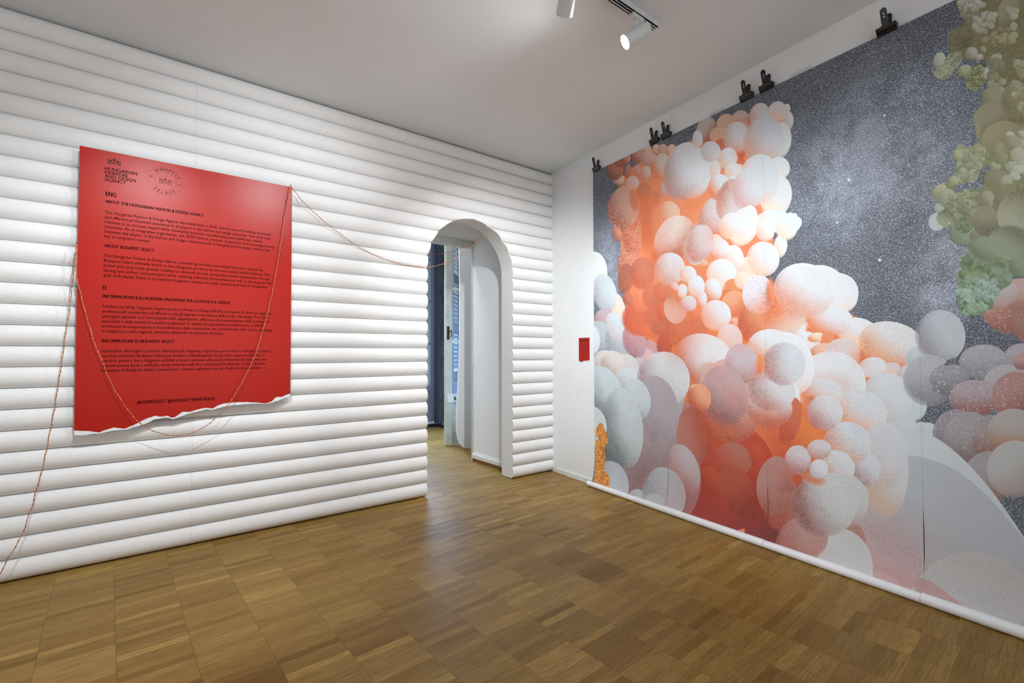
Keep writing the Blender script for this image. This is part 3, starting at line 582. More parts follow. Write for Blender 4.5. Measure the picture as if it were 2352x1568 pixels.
# ------------------------------------------------------------------ mural
BLOBS=[
(0,[0.956,1.604,0.089,0.006,0.04,-0.142],(0.84,-0.54),(244,208,186),(228,216,202),0.2,0),
(0,[0.646,1.96,0.185,-0.026,-0.002,-0.197],(0.87,-0.5),(226,214,214),(234,238,243),0.25,0),
(0,[0.79,1.757,0.152,0.002,0.043,-0.178],(0.82,-0.57),(186,190,200),(206,216,222),0.5,0),
(0,[0.779,1.52,0.128,-0.008,-0.001,-0.095],(0.71,-0.71),(198,160,156),(196,178,186),0.8,0),
(0,[0.692,1.369,0.209,-0.006,-0.001,-0.142],(0.71,-0.71),(165,172,184),(190,198,205),1.0,0),
(0,[0.952,1.307,0.156,0.017,0.04,-0.168],(0.82,-0.57),(170,170,182),(190,198,205),0.9,0),
(0,[0.926,1.45,0.104,0.022,0.061,-0.124],(0.91,-0.42),(205,200,204),(206,216,222),0.4,0),
(0,[0.643,1.334,0.084,-0.002,-0.001,-0.128],(0.71,-0.71),(206,216,222),(214,226,232),0.1,0),
(0,[1.327,1.225,0.101,-0.0,-0.001,-0.111],(0.71,-0.71),(200,110,100),(212,160,160),0.8,0),
(0,[1.269,1.169,0.098,0.028,0.043,-0.093],(0.91,-0.42),(190,150,165),(214,186,196),0.4,0),
(0,[1.143,1.317,0.13,0.023,0.049,-0.142],(0.87,-0.5),(178,132,140),(196,160,168),0.9,0),
(0,[1.326,1.15,0.071,-0.019,-0.027,-0.056],(0.42,-0.91),(236,150,84),(240,190,140),0.2,0),
(0,[1.193,1.123,0.097,-0.011,-0.015,-0.06],(0.57,-0.82),(178,172,172),(205,190,194),0.9,0),
(0,[1.042,1.094,0.144,0.042,0.054,-0.109],(0.91,-0.42),(186,180,182),(214,210,210),0.7,0),
(0,[0.784,1.129,0.169,0.003,-0.001,-0.117],(0.71,-0.71),(205,190,194),(220,212,210),0.6,0),
(0,[0.883,1.124,0.153,0.003,-0.001,-0.115],(0.71,-0.71),(196,176,168),(220,212,210),0.8,0),
(1,[0.971,2.47,1.001,2.785,1.496,2.796,1.917,2.783,2.114,2.734,2.32,2.623,2.314,2.236,2.337,1.9,2.279,1.717,2.233,1.555,2.325,1.083,1.752,1.062,1.4,1.213,1.384,1.31,1.267,1.333,1.075,1.471,1.046,1.666,1.018,1.931,0.995,2.236],0,(226,116,72),(240,148,100),0.1,0),
(1,[1.401,1.254,1.482,1.591,2.388,1.675,2.763,1.409,3.048,1.305,3.052,1.024,2.95,0.794,2.808,0.379,2.611,0.154,2.076,0.008,1.586,0.078,1.594,0.729,1.433,1.05],0,(176,62,32),(236,128,70),0.15,0),
(1,[1.424,0.304,1.593,0.599,1.891,0.824,2.263,0.695,2.342,0.439,2.439,-0.031,2.252,-0.072,1.421,-0.006],0,(104,28,26),(190,62,34),0.15,0),
(0,[2.469,0.699,0.211,0.032,-0.003,-0.204],(0.71,-0.71),(206,72,34),(238,140,66),0.1,10),
(0,[2.52,0.605,0.153,0.028,-0.002,-0.134],(0.71,-0.71),(190,62,34),(226,120,60),0.25,10),
(0,[2.069,0.209,0.248,0.148,0.119,-0.28],(0.91,-0.42),(128,36,26),(150,42,28),0.1,10),
(0,[1.947,0.294,0.19,0.074,0.051,-0.264],(0.82,-0.57),(150,44,26),(186,70,40),0.3,10),
(0,[1.014,2.664,0.058,-0.017,-0.001,-0.078],(0.71,-0.71),(168,92,66),(218,154,138),0.3,0),
(0,[0.977,2.73,0.069,-0.021,-0.0,-0.05],(0.71,-0.71),(218,154,138),(244,208,186),0.2,0),
(0,[0.93,2.827,0.108,-0.042,-0.013,-0.093],(0.64,-0.77),(140,84,68),(196,124,96),0.6,0),
(0,[0.997,2.867,0.069,-0.023,-0.0,-0.043],(0.71,-0.71),(168,92,66),(176,102,80),0.4,0),
(0,[0.963,2.27,0.069,-0.015,-0.001,-0.086],(0.71,-0.71),(176,102,80),(232,160,126),0.3,0),
(0,[1.283,2.393,0.095,-0.025,-0.002,-0.147],(0.71,-0.71),(214,122,84),(226,116,72),0.4,10),
(0,[1.289,2.175,0.095,-0.02,-0.002,-0.146],(0.71,-0.71),(206,104,72),(226,116,72),0.4,10),
(0,[1.096,1.977,0.138,-0.04,-0.041,-0.157],(0.57,-0.82),(168,92,66),(216,130,92),0.9,1),
(0,[1.117,2.218,0.12,-0.016,0.024,-0.191],(0.78,-0.63),(196,78,46),(222,132,92),1.0,1),
(0,[1.12,2.355,0.084,-0.02,-0.001,-0.111],(0.71,-0.71),(226,116,72),(214,122,84),0.5,1),
(0,[1.027,2.465,0.186,-0.077,-0.056,-0.171],(0.54,-0.84),(168,84,64),(226,176,158),1.0,1),
(0,[1.174,2.512,0.073,-0.02,-0.001,-0.123],(0.71,-0.71),(214,122,84),(240,148,100),0.3,10),
(0,[1.062,2.885,0.058,-0.028,-0.014,-0.052],(0.57,-0.82),(168,92,66),(218,154,138),0.3,0),
(0,[1.204,2.862,0.071,-0.035,-0.018,-0.068],(0.57,-0.82),(176,102,80),(216,160,140),0.3,0),
(0,[1.297,2.873,0.052,-0.019,-0.0,-0.04],(0.71,-0.71),(218,154,138),(244,208,186),0.3,0),
(0,[1.311,2.803,0.07,-0.046,-0.039,-0.06],(0.39,-0.92),(218,154,138),(230,196,184),0.4,0),
(0,[1.394,2.838,0.039,-0.02,-0.01,-0.039],(0.57,-0.82),(240,148,100),(244,208,186),0.2,0),
(0,[1.46,2.808,0.05,-0.027,-0.014,-0.046],(0.54,-0.84),(218,154,138),(226,190,180),0.4,0),
(0,[1.539,2.773,0.044,-0.029,-0.025,-0.045],(0.42,-0.91),(236,150,84),(244,208,186),0.2,0),
(0,[1.089,2.762,0.038,-0.016,-0.012,-0.057],(0.6,-0.8),(176,102,80),(206,136,112),0.2,0),
(0,[1.192,2.735,0.04,-0.016,-0.006,-0.044],(0.64,-0.77),(218,154,138),(230,180,160),0.2,0),
(0,[1.282,2.683,0.054,-0.028,-0.022,-0.055],(0.5,-0.87),(218,154,138),(232,206,196),0.25,0),
(0,[1.26,2.536,0.075,-0.029,-0.015,-0.074],(0.6,-0.8),(214,122,84),(208,130,100),0.4,0),
(0,[1.14,2.645,0.068,-0.041,-0.032,-0.049],(0.39,-0.92),(244,208,186),(234,224,218),0.3,0),
(0,[1.373,2.451,0.074,-0.031,-0.018,-0.073],(0.57,-0.82),(240,148,100),(214,122,84),0.4,10),
(0,[1.435,2.693,0.084,-0.052,-0.046,-0.083],(0.42,-0.91),(240,148,100),(230,214,208),0.6,0),
(0,[1.46,2.494,0.038,-0.011,-0.001,-0.058],(0.71,-0.71),(218,154,138),(205,190,194),0.6,0),
(0,[1.731,2.323,0.064,-0.017,-0.001,-0.066],(0.71,-0.71),(240,148,100),(236,150,84),0.2,10),
(0,[1.51,2.304,0.107,-0.05,-0.029,-0.079],(0.82,-0.57),(240,148,100),(242,196,166),0.8,1),
(0,[1.384,1.981,0.065,-0.02,-0.02,-0.08],(0.57,-0.82),(206,100,66),(226,116,72),0.4,10),
(0,[1.759,2.527,0.132,-0.071,-0.056,-0.169],(0.52,-0.86),(226,214,214),(228,234,240),0.1,0),
(0,[1.645,2.581,0.17,-0.096,-0.076,-0.191],(0.48,-0.87),(198,160,156),(234,238,243),0.5,0),
(0,[1.563,2.087,0.158,-0.101,-0.11,-0.144],(-0.85,-0.53),(214,122,84),(246,226,216),0.7,0),
(0,[1.798,1.893,0.089,-0.015,-0.001,-0.053],(0.71,-0.71),(236,150,84),(244,208,186),0.1,0),
(0,[1.762,2.01,0.123,-0.046,-0.04,-0.145],(1.0,-0.03),(226,178,160),(226,214,214),0.9,0),
(0,[1.9,1.947,0.083,-0.028,-0.023,-0.104],(0.57,-0.82),(236,150,84),(250,228,208),0.2,0),
(0,[1.887,2.177,0.099,-0.053,-0.052,-0.125],(0.45,-0.89),(218,154,138),(226,214,214),0.9,0),
(0,[2.425,2.721,0.02,-0.009,-0.0,-0.028],(0.71,-0.71),(226,214,214),(226,226,228),0.05,0),
(0,[2.428,2.642,0.034,-0.014,-0.001,-0.059],(0.71,-0.71),(205,190,194),(226,226,228),0.05,0),
(0,[2.364,2.722,0.059,-0.038,-0.015,-0.062],(0.14,-0.99),(244,208,186),(226,222,222),0.2,0),
(0,[2.246,2.745,0.067,-0.045,-0.024,-0.078],(0.52,-0.86),(228,178,166),(218,216,220),0.3,0),
(0,[2.12,2.77,0.07,-0.029,-0.001,-0.069],(-0.5,-0.87),(190,120,98),(220,188,178),0.4,0),
(0,[2.119,2.718,0.064,-0.026,-0.001,-0.066],(0.71,-0.71),(214,122,84),(226,160,134),0.3,0),
(0,[2.014,2.787,0.072,-0.054,-0.028,-0.058],(-0.77,-0.64),(214,150,104),(226,190,168),0.3,0),
(0,[1.858,2.811,0.082,-0.052,-0.029,-0.081],(-0.82,-0.57),(196,100,66),(208,196,190),0.5,0),
(0,[1.962,2.726,0.077,-0.055,-0.025,-0.05],(-0.77,-0.64),(240,148,100),(232,186,160),0.2,0),
(0,[1.968,2.658,0.047,-0.017,-0.001,-0.046],(0.71,-0.71),(226,116,72),(214,122,84),0.2,0),
(0,[2.112,2.542,0.041,-0.014,-0.001,-0.071],(0.71,-0.71),(226,116,72),(196,78,46),0.1,10),
(0,[2.111,2.484,0.041,-0.014,-0.0,-0.033],(0.71,-0.71),(236,150,84),(226,116,72),0.2,10),
(0,[1.78,2.774,0.045,-0.017,-0.001,-0.066],(0.71,-0.71),(226,214,214),(234,238,243),0.1,0),
(0,[2.129,2.609,0.043,-0.031,-0.027,-0.057],(0.42,-0.91),(214,122,84),(244,208,186),0.3,0),
(0,[2.081,2.674,0.09,-0.053,-0.025,-0.095],(0.54,-0.84),(226,186,172),(226,226,230),0.5,0),
(0,[1.886,2.643,0.083,-0.03,-0.001,-0.077],(0.71,-0.71),(222,198,200),(228,228,232),0.3,0),
(0,[1.92,2.505,0.046,-0.021,-0.012,-0.066],(0.6,-0.8),(244,208,186),(236,232,228),0.1,0),
(0,[2.02,2.55,0.069,-0.038,-0.018,-0.069],(0.54,-0.84),(244,208,186),(232,234,238),0.3,0),
(0,[2.107,2.438,0.035,-0.011,-0.001,-0.044],(0.71,-0.71),(240,148,100),(244,208,186),0.3,0),
(0,[2.058,2.445,0.061,-0.04,-0.024,-0.051],(0.42,-0.91),(244,208,186),(234,234,236),0.2,0),
(0,[2.381,2.539,0.065,-0.032,-0.014,-0.11],(0.63,-0.78),(220,220,222),(226,230,232),0.05,0),
(0,[2.27,2.571,0.132,-0.077,-0.036,-0.142],(0.54,-0.84),(226,180,162),(216,222,228),0.5,0),
(0,[2.369,2.368,0.067,-0.022,-0.001,-0.072],(0.71,-0.71),(250,228,208),(232,236,240),0.05,0),
(0,[2.346,2.193,0.094,-0.046,-0.031,-0.127],(0.54,-0.84),(250,228,208),(234,238,240),0.05,0),
(0,[2.236,2.336,0.135,-0.06,-0.026,-0.158],(0.6,-0.8),(244,208,186),(224,230,236),0.15,0),
(0,[2.064,2.373,0.048,-0.015,-0.001,-0.044],(0.71,-0.71),(226,214,214),(234,238,243),0.1,0),
(0,[1.948,2.37,0.084,-0.045,-0.029,-0.084],(0.5,-0.87),(240,148,100),(234,238,243),0.6,0),
(0,[2.027,2.261,0.097,-0.049,-0.041,-0.133],(0.99,0.1),(218,154,138),(226,214,214),0.9,0),
(0,[2.161,2.296,0.109,-0.062,-0.044,-0.128],(0.48,-0.87),(226,186,186),(226,232,238),0.6,0),
(0,[2.154,2.085,0.066,-0.032,-0.031,-0.097],(0.5,-0.87),(234,238,243),(238,240,242),0.05,0),
(0,[2.314,2.062,0.108,-0.007,0.009,-0.058],(0.82,-0.57),(250,228,208),(232,240,243),0.0,0),
(0,[2.126,2.055,0.093,-0.057,-0.055,-0.112],(0.39,-0.92),(250,228,208),(234,238,243),0.1,0),
(0,[2.03,2.082,0.071,-0.047,-0.045,-0.076],(0.34,-0.94),(244,208,186),(234,238,243),0.2,0),
(0,[2.274,1.997,0.063,-0.014,-0.001,-0.069],(0.71,-0.71),(244,208,186),(238,240,242),0.05,0),
(0,[2.369,1.879,0.043,-0.014,-0.011,-0.071],(0.6,-0.8),(244,208,186),(234,238,243),0.05,0),
(0,[2.35,2.078,0.036,-0.009,-0.0,-0.028],(0.71,-0.71),(232,238,240),(230,242,245),0.0,0),
(0,[2.389,2.061,0.029,-0.007,-0.0,-0.024],(0.71,-0.71),(232,238,240),(230,242,245),0.0,0),
(0,[2.433,2.055,0.022,-0.005,-0.0,-0.02],(0.71,-0.71),(232,238,240),(230,242,245),0.0,0),
(0,[2.456,2.04,0.022,-0.005,-0.0,-0.025],(0.71,-0.71),(232,238,240),(230,242,245),0.0,0),
(0,[2.473,2.003,0.028,-0.006,-0.001,-0.036],(0.71,-0.71),(232,238,240),(230,242,245),0.0,0),
(0,[2.46,1.985,0.029,-0.007,-0.0,-0.03],(0.71,-0.71),(232,238,240),(230,242,245),0.0,0),
(0,[2.34,2.027,0.031,-0.007,-0.001,-0.056],(0.71,-0.71),(232,238,240),(230,242,245),0.0,0),
(0,[2.406,1.992,0.069,-0.016,-0.001,-0.083],(0.71,-0.71),(250,228,208),(232,240,243),0.05,0),
(0,[2.078,1.793,0.065,-0.01,-0.001,-0.077],(0.71,-0.71),(240,148,100),(244,208,186),0.2,0),
(0,[2.15,1.772,0.069,-0.034,-0.03,-0.072],(0.42,-0.91),(244,208,186),(250,228,208),0.1,0),
(0,[2.255,1.818,0.109,-0.018,-0.002,-0.113],(0.71,-0.71),(244,208,186),(232,236,241),0.1,0),
(0,[2.056,1.857,0.072,-0.003,0.012,-0.093],(0.8,-0.6),(244,208,186),(240,240,242),0.05,0),
(0,[1.933,1.935,0.092,-0.047,-0.034,-0.074],(0.42,-0.91),(240,148,100),(234,238,243),0.2,0),
(0,[1.789,2.006,0.106,-0.045,-0.044,-0.129],(0.5,-0.87),(218,154,138),(226,214,214),0.9,0),
(0,[1.96,1.762,0.117,-0.035,-0.022,-0.103],(0.57,-0.82),(244,208,186),(234,238,243),0.05,0),
(0,[2.054,1.665,0.078,-0.009,-0.001,-0.055],(0.71,-0.71),(240,148,100),(236,150,84),0.6,0),
(0,[2.116,1.699,0.061,-0.008,-0.001,-0.06],(0.71,-0.71),(244,208,186),(250,228,208),0.3,0),
(0,[2.207,1.672,0.083,-0.01,-0.001,-0.048],(0.71,-0.71),(250,228,208),(234,238,243),0.05,0),
(0,[2.48,1.479,0.094,-0.007,-0.001,-0.078],(0.71,-0.71),(226,120,70),(240,148,100),0.7,0),
(0,[1.194,1.501,0.19,-0.037,-0.035,-0.141],(0.57,-0.82),(196,78,46),(200,96,66),0.5,0),
(0,[1.328,1.4,0.127,-0.005,-0.001,-0.065],(0.71,-0.71),(216,96,50),(226,116,72),0.3,10),
(0,[1.461,1.279,0.079,-0.007,-0.012,-0.098],(0.64,-0.77),(168,66,42),(196,78,46),0.3,0),
(0,[1.759,1.382,0.083,-0.003,-0.002,-0.118],(0.71,-0.71),(214,100,56),(214,122,84),0.7,0),
(0,[1.096,1.928,0.131,-0.028,-0.019,-0.142],(0.64,-0.77),(168,92,66),(214,126,90),0.9,1),
(0,[1.051,1.852,0.09,-0.018,-0.017,-0.13],(0.64,-0.77),(168,92,66),(176,102,80),0.9,0),
(0,[1.077,1.677,0.062,-0.006,-0.001,-0.055],(0.71,-0.71),(168,92,66),(198,112,86),0.8,0),
(0,[1.233,1.652,0.104,-0.01,-0.001,-0.104],(0.71,-0.71),(212,116,78),(228,150,110),0.5,0),
(0,[1.332,1.668,0.097,-0.01,-0.001,-0.105],(0.71,-0.71),(190,96,70),(206,124,94),0.6,0),
(0,[1.234,1.869,0.138,-0.034,-0.026,-0.129],(0.6,-0.8),(184,90,64),(204,124,98),0.9,0),
(0,[1.401,1.476,0.116,-0.007,-0.001,-0.119],(0.71,-0.71),(182,84,60),(208,110,82),0.6,0),
(0,[1.441,1.541,0.058,-0.004,-0.001,-0.08],(0.71,-0.71),(196,78,46),(226,116,72),0.4,0),
(0,[1.442,1.693,0.095,-0.01,-0.001,-0.084],(0.71,-0.71),(214,100,62),(228,130,90),0.6,0),
(0,[1.586,1.383,0.115,-0.021,-0.027,-0.118],(0.57,-0.82),(196,78,46),(214,122,84),0.9,0),
(0,[1.748,1.53,0.077,-0.006,-0.001,-0.071],(0.71,-0.71),(226,116,72),(240,148,100),0.3,0),
(0,[1.567,1.561,0.108,-0.001,0.011,-0.12],(-0.42,0.91),(240,148,100),(236,186,166),0.9,0),
(0,[1.511,1.863,0.139,-0.062,-0.057,-0.115],(0.42,-0.91),(232,176,156),(234,238,243),0.6,0),
(0,[1.695,1.672,0.1,-0.011,-0.001,-0.109],(0.71,-0.71),(240,148,100),(236,150,84),0.2,0),
(0,[1.563,1.722,0.041,-0.005,-0.0,-0.035],(0.71,-0.71),(240,148,100),(238,214,208),0.4,0),
(0,[1.684,1.8,0.076,-0.011,-0.001,-0.065],(0.71,-0.71),(244,208,186),(234,238,243),0.4,0),
(0,[1.887,1.657,0.078,-0.009,-0.001,-0.086],(0.71,-0.71),(240,148,100),(234,238,243),0.5,0),
(0,[1.798,1.599,0.047,-0.009,-0.009,-0.068],(0.63,-0.78),(240,148,100),(234,238,243),0.3,0),
(0,[1.753,1.702,0.075,-0.009,-0.001,-0.083],(0.71,-0.71),(244,208,186),(234,238,243),0.4,0),
(0,[1.634,1.684,0.044,-0.009,-0.007,-0.052],(0.63,-0.78),(244,208,186),(234,238,243),0.3,0),
(0,[1.688,1.583,0.071,-0.006,-0.001,-0.06],(0.71,-0.71),(230,184,176),(232,226,232),0.5,0),
(0,[2.04,1.451,0.037,0.001,0.007,-0.083],(0.77,-0.64),(240,148,100),(244,208,186),0.6,0),
(0,[2.057,1.544,0.098,-0.009,-0.001,-0.094],(-0.5,-0.87),(226,116,72),(240,170,130),0.4,0),
(0,[2.187,1.404,0.106,-0.005,-0.002,-0.127],(0.71,-0.71),(196,78,46),(232,150,106),0.8,0),
(0,[2.386,1.418,0.133,-0.031,-0.025,-0.132],(0.77,0.64),(240,148,100),(236,206,190),0.8,0),
(0,[2.509,1.272,0.083,-0.001,-0.001,-0.073],(0.71,-0.71),(244,208,186),(234,238,243),0.3,0),
(0,[2.479,1.328,0.028,-0.018,-0.041,-0.071],(0.26,-0.97),(226,214,214),(234,238,243),0.2,10),
(0,[2.221,1.594,0.107,-0.011,-0.002,-0.128],(-0.5,-0.87),(232,176,160),(232,228,234),1.0,2),
(0,[2.304,1.601,0.037,-0.004,-0.002,-0.113],(0.71,-0.71),(232,126,84),(240,148,100),0.9,10),
(0,[1.912,1.48,0.119,-0.008,-0.001,-0.108],(0.71,-0.71),(244,208,186),(234,238,243),0.35,0),
(0,[2.014,1.312,0.097,-0.002,-0.001,-0.103],(0.71,-0.71),(244,208,186),(232,234,236),0.3,0),
(0,[2.704,1.535,0.083,-0.008,-0.002,-0.097],(0.71,-0.71),(226,214,214),(234,238,243),0.0,0),
(0,[2.781,1.325,0.098,-0.027,-0.017,-0.082],(0.54,-0.84),(244,208,186),(234,238,243),0.1,0),
(0,[2.688,1.556,0.102,-0.011,-0.002,-0.111],(0.71,-0.71),(250,228,208),(234,238,243),0.0,0),
(0,[2.635,1.405,0.127,-0.02,-0.009,-0.088],(0.64,-0.77),(240,148,100),(234,238,243),0.4,0),
(0,[2.584,1.588,0.149,-0.017,-0.002,-0.141],(0.71,-0.71),(232,232,235),(234,238,243),0.0,0),
(0,[2.498,1.59,0.168,-0.066,-0.043,-0.153],(0.34,-0.94),(236,178,158),(234,238,243),0.5,0),
(0,[2.568,1.307,0.049,0.008,0.004,-0.028],(0.82,-0.57),(236,150,84),(250,228,208),0.3,0),
(0,[2.63,1.301,0.034,-0.001,-0.001,-0.042],(0.71,-0.71),(236,150,84),(238,150,100),0.2,0),
(0,[2.807,1.225,0.042,-0.0,-0.001,-0.066],(0.71,-0.71),(226,116,72),(236,150,84),0.3,0),
(0,[2.785,1.267,0.055,0.035,0.015,-0.031],(0.97,-0.26),(240,148,100),(250,228,208),0.2,0),
(0,[2.603,1.208,0.082,0.016,0.01,-0.065],(0.82,-0.57),(214,122,84),(244,208,186),0.5,0),
(0,[2.704,1.208,0.091,-0.014,-0.013,-0.09],(-0.62,-0.79),(244,208,186),(226,214,214),0.5,0),
(0,[2.928,1.264,0.141,-0.038,-0.022,-0.113],(0.54,-0.84),(240,176,138),(232,234,236),0.5,0),
(0,[3.042,1.186,0.049,0.001,-0.001,-0.065],(0.71,-0.71),(190,198,205),(206,216,222),0.1,0),
(0,[2.935,1.128,0.039,0.001,-0.001,-0.042],(0.71,-0.71),(244,208,186),(226,214,214),0.05,0),
(0,[3.044,1.077,0.029,0.001,-0.001,-0.039],(0.71,-0.71),(190,198,205),(206,216,222),0.05,0),
(0,[3.006,1.095,0.055,0.002,-0.001,-0.064],(0.71,-0.71),(205,190,194),(224,226,230),0.05,0),
(0,[2.845,1.14,0.067,0.013,0.006,-0.054],(0.8,-0.6),(226,214,214),(230,230,234),0.1,0),
(0,[3.039,1.004,0.031,0.002,-0.001,-0.045],(0.71,-0.71),(226,214,214),(206,216,222),0.05,0),
(0,[3.032,0.957,0.043,0.004,-0.001,-0.077],(0.71,-0.71),(206,216,222),(204,218,222),0.05,0),
(0,[3.05,0.827,0.043,0.006,-0.001,-0.05],(0.71,-0.71),(190,198,205),(206,216,222),0.1,0),
(0,[3.077,0.816,0.042,0.006,-0.001,-0.061],(0.71,-0.71),(190,198,205),(206,216,222),0.1,0),
(0,[2.963,0.858,0.067,0.001,-0.01,-0.11],(0.64,-0.77),(204,200,198),(206,216,222),0.05,0),
(0,[2.903,0.982,0.112,-0.027,-0.031,-0.13],(0.5,-0.87),(206,204,204),(220,226,230),0.3,0),
(0,[2.633,1.04,0.184,0.01,-0.003,-0.187],(0.71,-0.71),(244,208,186),(230,234,238),0.5,0),
(0,[2.643,0.984,0.162,0.012,-0.003,-0.155],(0.71,-0.71),(240,148,100),(222,206,204),0.5,10),
(0,[2.781,0.9,0.126,-0.026,-0.029,-0.118],(0.5,-0.87),(238,182,152),(222,226,232),0.7,0),
(0,[2.591,0.988,0.115,0.008,-0.001,-0.085],(0.71,-0.71),(240,148,100),(222,224,226),0.6,0),
(0,[2.532,0.925,0.055,0.005,-0.001,-0.057],(0.71,-0.71),(240,148,100),(214,122,84),0.4,10),
(0,[2.894,0.607,0.102,0.021,-0.004,-0.25],(0.71,-0.71),(214,186,168),(212,216,222),0.3,0),
(0,[2.878,0.669,0.096,0.027,0.01,-0.176],(0.77,-0.64),(214,196,184),(212,216,222),0.5,0),
(0,[2.873,0.708,0.062,0.011,-0.001,-0.073],(0.71,-0.71),(226,214,214),(206,216,222),0.2,10),
(0,[2.803,0.593,0.073,0.015,-0.002,-0.094],(0.71,-0.71),(198,160,156),(214,220,228),0.8,0),
(0,[2.718,0.717,0.115,-0.016,-0.03,-0.12],(0.5,-0.87),(226,170,140),(216,222,228),0.8,0),
(0,[2.758,0.487,0.043,0.01,-0.001,-0.04],(0.71,-0.71),(214,150,116),(222,170,140),0.5,10),
(0,[2.594,0.467,0.122,-0.02,-0.012,-0.038],(0.42,-0.91),(214,122,84),(214,150,120),0.3,10),
(0,[2.662,0.577,0.089,-0.022,-0.034,-0.093],(0.39,-0.92),(224,160,128),(218,222,226),0.8,0),
(0,[3.129,1.297,0.095,-0.003,-0.002,-0.128],(0.87,-0.5),(150,148,156),(196,206,214),0.5,3),
(0,[3.083,1.082,0.101,-0.018,-0.019,-0.125],(-0.17,-0.98),(136,136,146),(180,184,192),0.5,3),
(0,[3.281,1.175,0.083,0.001,-0.002,-0.081],(0.0,-1.0),(140,138,148),(174,172,182),0.7,3),
(0,[3.16,1.086,0.074,0.004,-0.001,-0.081],(0.0,-1.0),(104,100,110),(150,150,158),0.9,3),
(0,[3.402,1.191,0.052,0.001,-0.001,-0.068],(0.0,-1.0),(150,144,150),(178,174,180),0.5,3),
(0,[3.355,1.054,0.081,0.005,-0.002,-0.113],(0.0,-1.0),(140,134,136),(184,182,186),0.6,3),
(0,[3.402,1.178,0.024,0.0,-0.001,-0.037],(0.0,-1.0),(150,110,106),(198,160,156),0.2,0),
(0,[3.247,1.008,0.088,0.007,-0.002,-0.086],(0.0,-1.0),(146,72,60),(176,160,166),0.8,3),
(0,[3.386,1.029,0.079,0.006,-0.002,-0.108],(-0.5,-0.87),(150,66,42),(178,130,122),0.7,3),
(0,[3.374,1.416,0.092,0.004,0.005,-0.117],(-0.42,-0.91),(160,84,60),(196,136,118),0.6,3),
(0,[3.405,1.333,0.025,0.012,0.017,-0.074],(0.34,-0.94),(156,100,86),(170,122,110),0.3,3),
(0,[3.407,1.468,0.062,-0.006,-0.001,-0.074],(0.0,-1.0),(180,130,112),(210,180,172),0.4,0),
(0,[3.351,1.48,0.044,0.03,0.02,-0.053],(0.5,-0.87),(196,170,166),(204,196,200),0.1,0),
(0,[3.178,0.83,0.084,0.012,-0.002,-0.121],(0.0,-1.0),(96,80,88),(150,144,152),0.6,3),
(0,[3.227,0.809,0.092,0.014,-0.002,-0.137],(0.0,-1.0),(120,96,88),(160,156,160),0.5,3),
(0,[3.306,0.835,0.071,0.011,-0.002,-0.105],(0.0,-1.0),(140,88,70),(158,150,150),0.5,3),
(0,[3.371,0.871,0.08,0.011,-0.002,-0.102],(0.0,-1.0),(178,134,96),(184,178,176),0.2,0),
(0,[3.287,0.65,0.083,0.018,-0.002,-0.123],(0.0,-1.0),(150,124,116),(170,164,168),0.4,0),
(0,[3.373,0.709,0.087,0.018,-0.002,-0.125],(-0.5,-0.87),(176,160,156),(188,190,190),0.3,0),
(1,[3.137,1.161,3.175,1.197,3.208,1.186,3.162,1.153],0,(52,52,62),(64,64,74),0.9,4),
(1,[2.912,0.789,2.987,0.826,3.04,0.829,3.108,0.811,3.194,0.738,3.275,0.637,3.33,0.549,3.398,0.425,3.57,0.054,3.566,-0.154,2.736,-0.229,2.723,0.285],0,(196,202,208),(206,214,220),0.15,0),
(1,[2.911,0.676,2.994,0.707,3.072,0.699,3.154,0.68,3.23,0.631,3.316,0.538,3.457,0.321,3.571,0.071,3.566,-0.188,2.736,-0.229,2.7,0.183],30,(206,160,158),(186,192,200),0.5,0),
(0,[2.808,-0.149,0.254,0.113,-0.005,-0.29],(0.0,-1.0),(190,110,98),(196,140,138),0.4,10),
(0,[2.894,0.607,0.102,0.021,-0.004,-0.25],(0.71,-0.71),(214,186,168),(212,216,222),0.3,0),
(0,[2.878,0.669,0.096,0.027,0.01,-0.176],(0.77,-0.64),(214,196,184),(212,216,222),0.5,0),
(0,[2.803,0.593,0.073,0.015,-0.002,-0.094],(0.71,-0.71),(198,160,156),(214,220,228),0.8,0),
(0,[2.718,0.717,0.115,-0.016,-0.03,-0.12],(0.5,-0.87),(226,170,140),(216,222,228),0.8,0),
(0,[2.662,0.577,0.089,-0.022,-0.034,-0.093],(0.39,-0.92),(224,160,128),(218,222,226),0.8,0),
(1,[2.83,0.071,2.868,0.088,2.897,0.088,2.947,0.067,2.981,0.034,2.995,0.019,2.925,0.003,2.822,0.026],0,(206,150,148),(204,170,168),0.5,0),
(0,[3.222,-0.042,0.208,0.254,0.129,-0.244],(0.5,-0.87),(190,186,186),(196,196,196),0.7,0),
(1,[2.992,0.083,3.059,0.126,3.143,0.082,3.32,0.003,3.45,-0.043,3.29,-0.069,3.093,-0.023],0,(206,132,122),(196,160,158),0.7,0),
(0,[1.74,1.172,0.042,0.0,-0.001,-0.071],(0.71,-0.71),(244,208,186),(234,238,243),0.3,0),
(0,[1.794,1.168,0.239,-0.065,-0.07,-0.18],(0.45,-0.89),(214,122,84),(234,238,243),0.6,0),
(0,[1.876,0.956,0.132,0.029,0.037,-0.195],(0.82,-0.57),(214,122,84),(222,196,190),0.8,0),
(0,[2.007,0.896,0.252,0.041,0.024,-0.284],(0.42,-0.91),(196,108,80),(222,186,176),0.9,0),
(0,[1.67,0.63,0.151,0.021,-0.003,-0.222],(0.71,-0.71),(176,78,58),(190,130,122),0.8,0),
(0,[2.018,0.496,0.145,0.004,-0.024,-0.121],(0.57,-0.82),(196,78,46),(176,112,94),0.8,0),
(0,[1.838,0.326,0.086,0.019,-0.001,-0.095],(0.71,-0.71),(160,58,38),(196,78,46),0.6,0),
(0,[2.066,0.285,0.11,0.08,0.102,-0.156],(-0.03,-1.0),(140,44,28),(176,84,60),1.0,0),
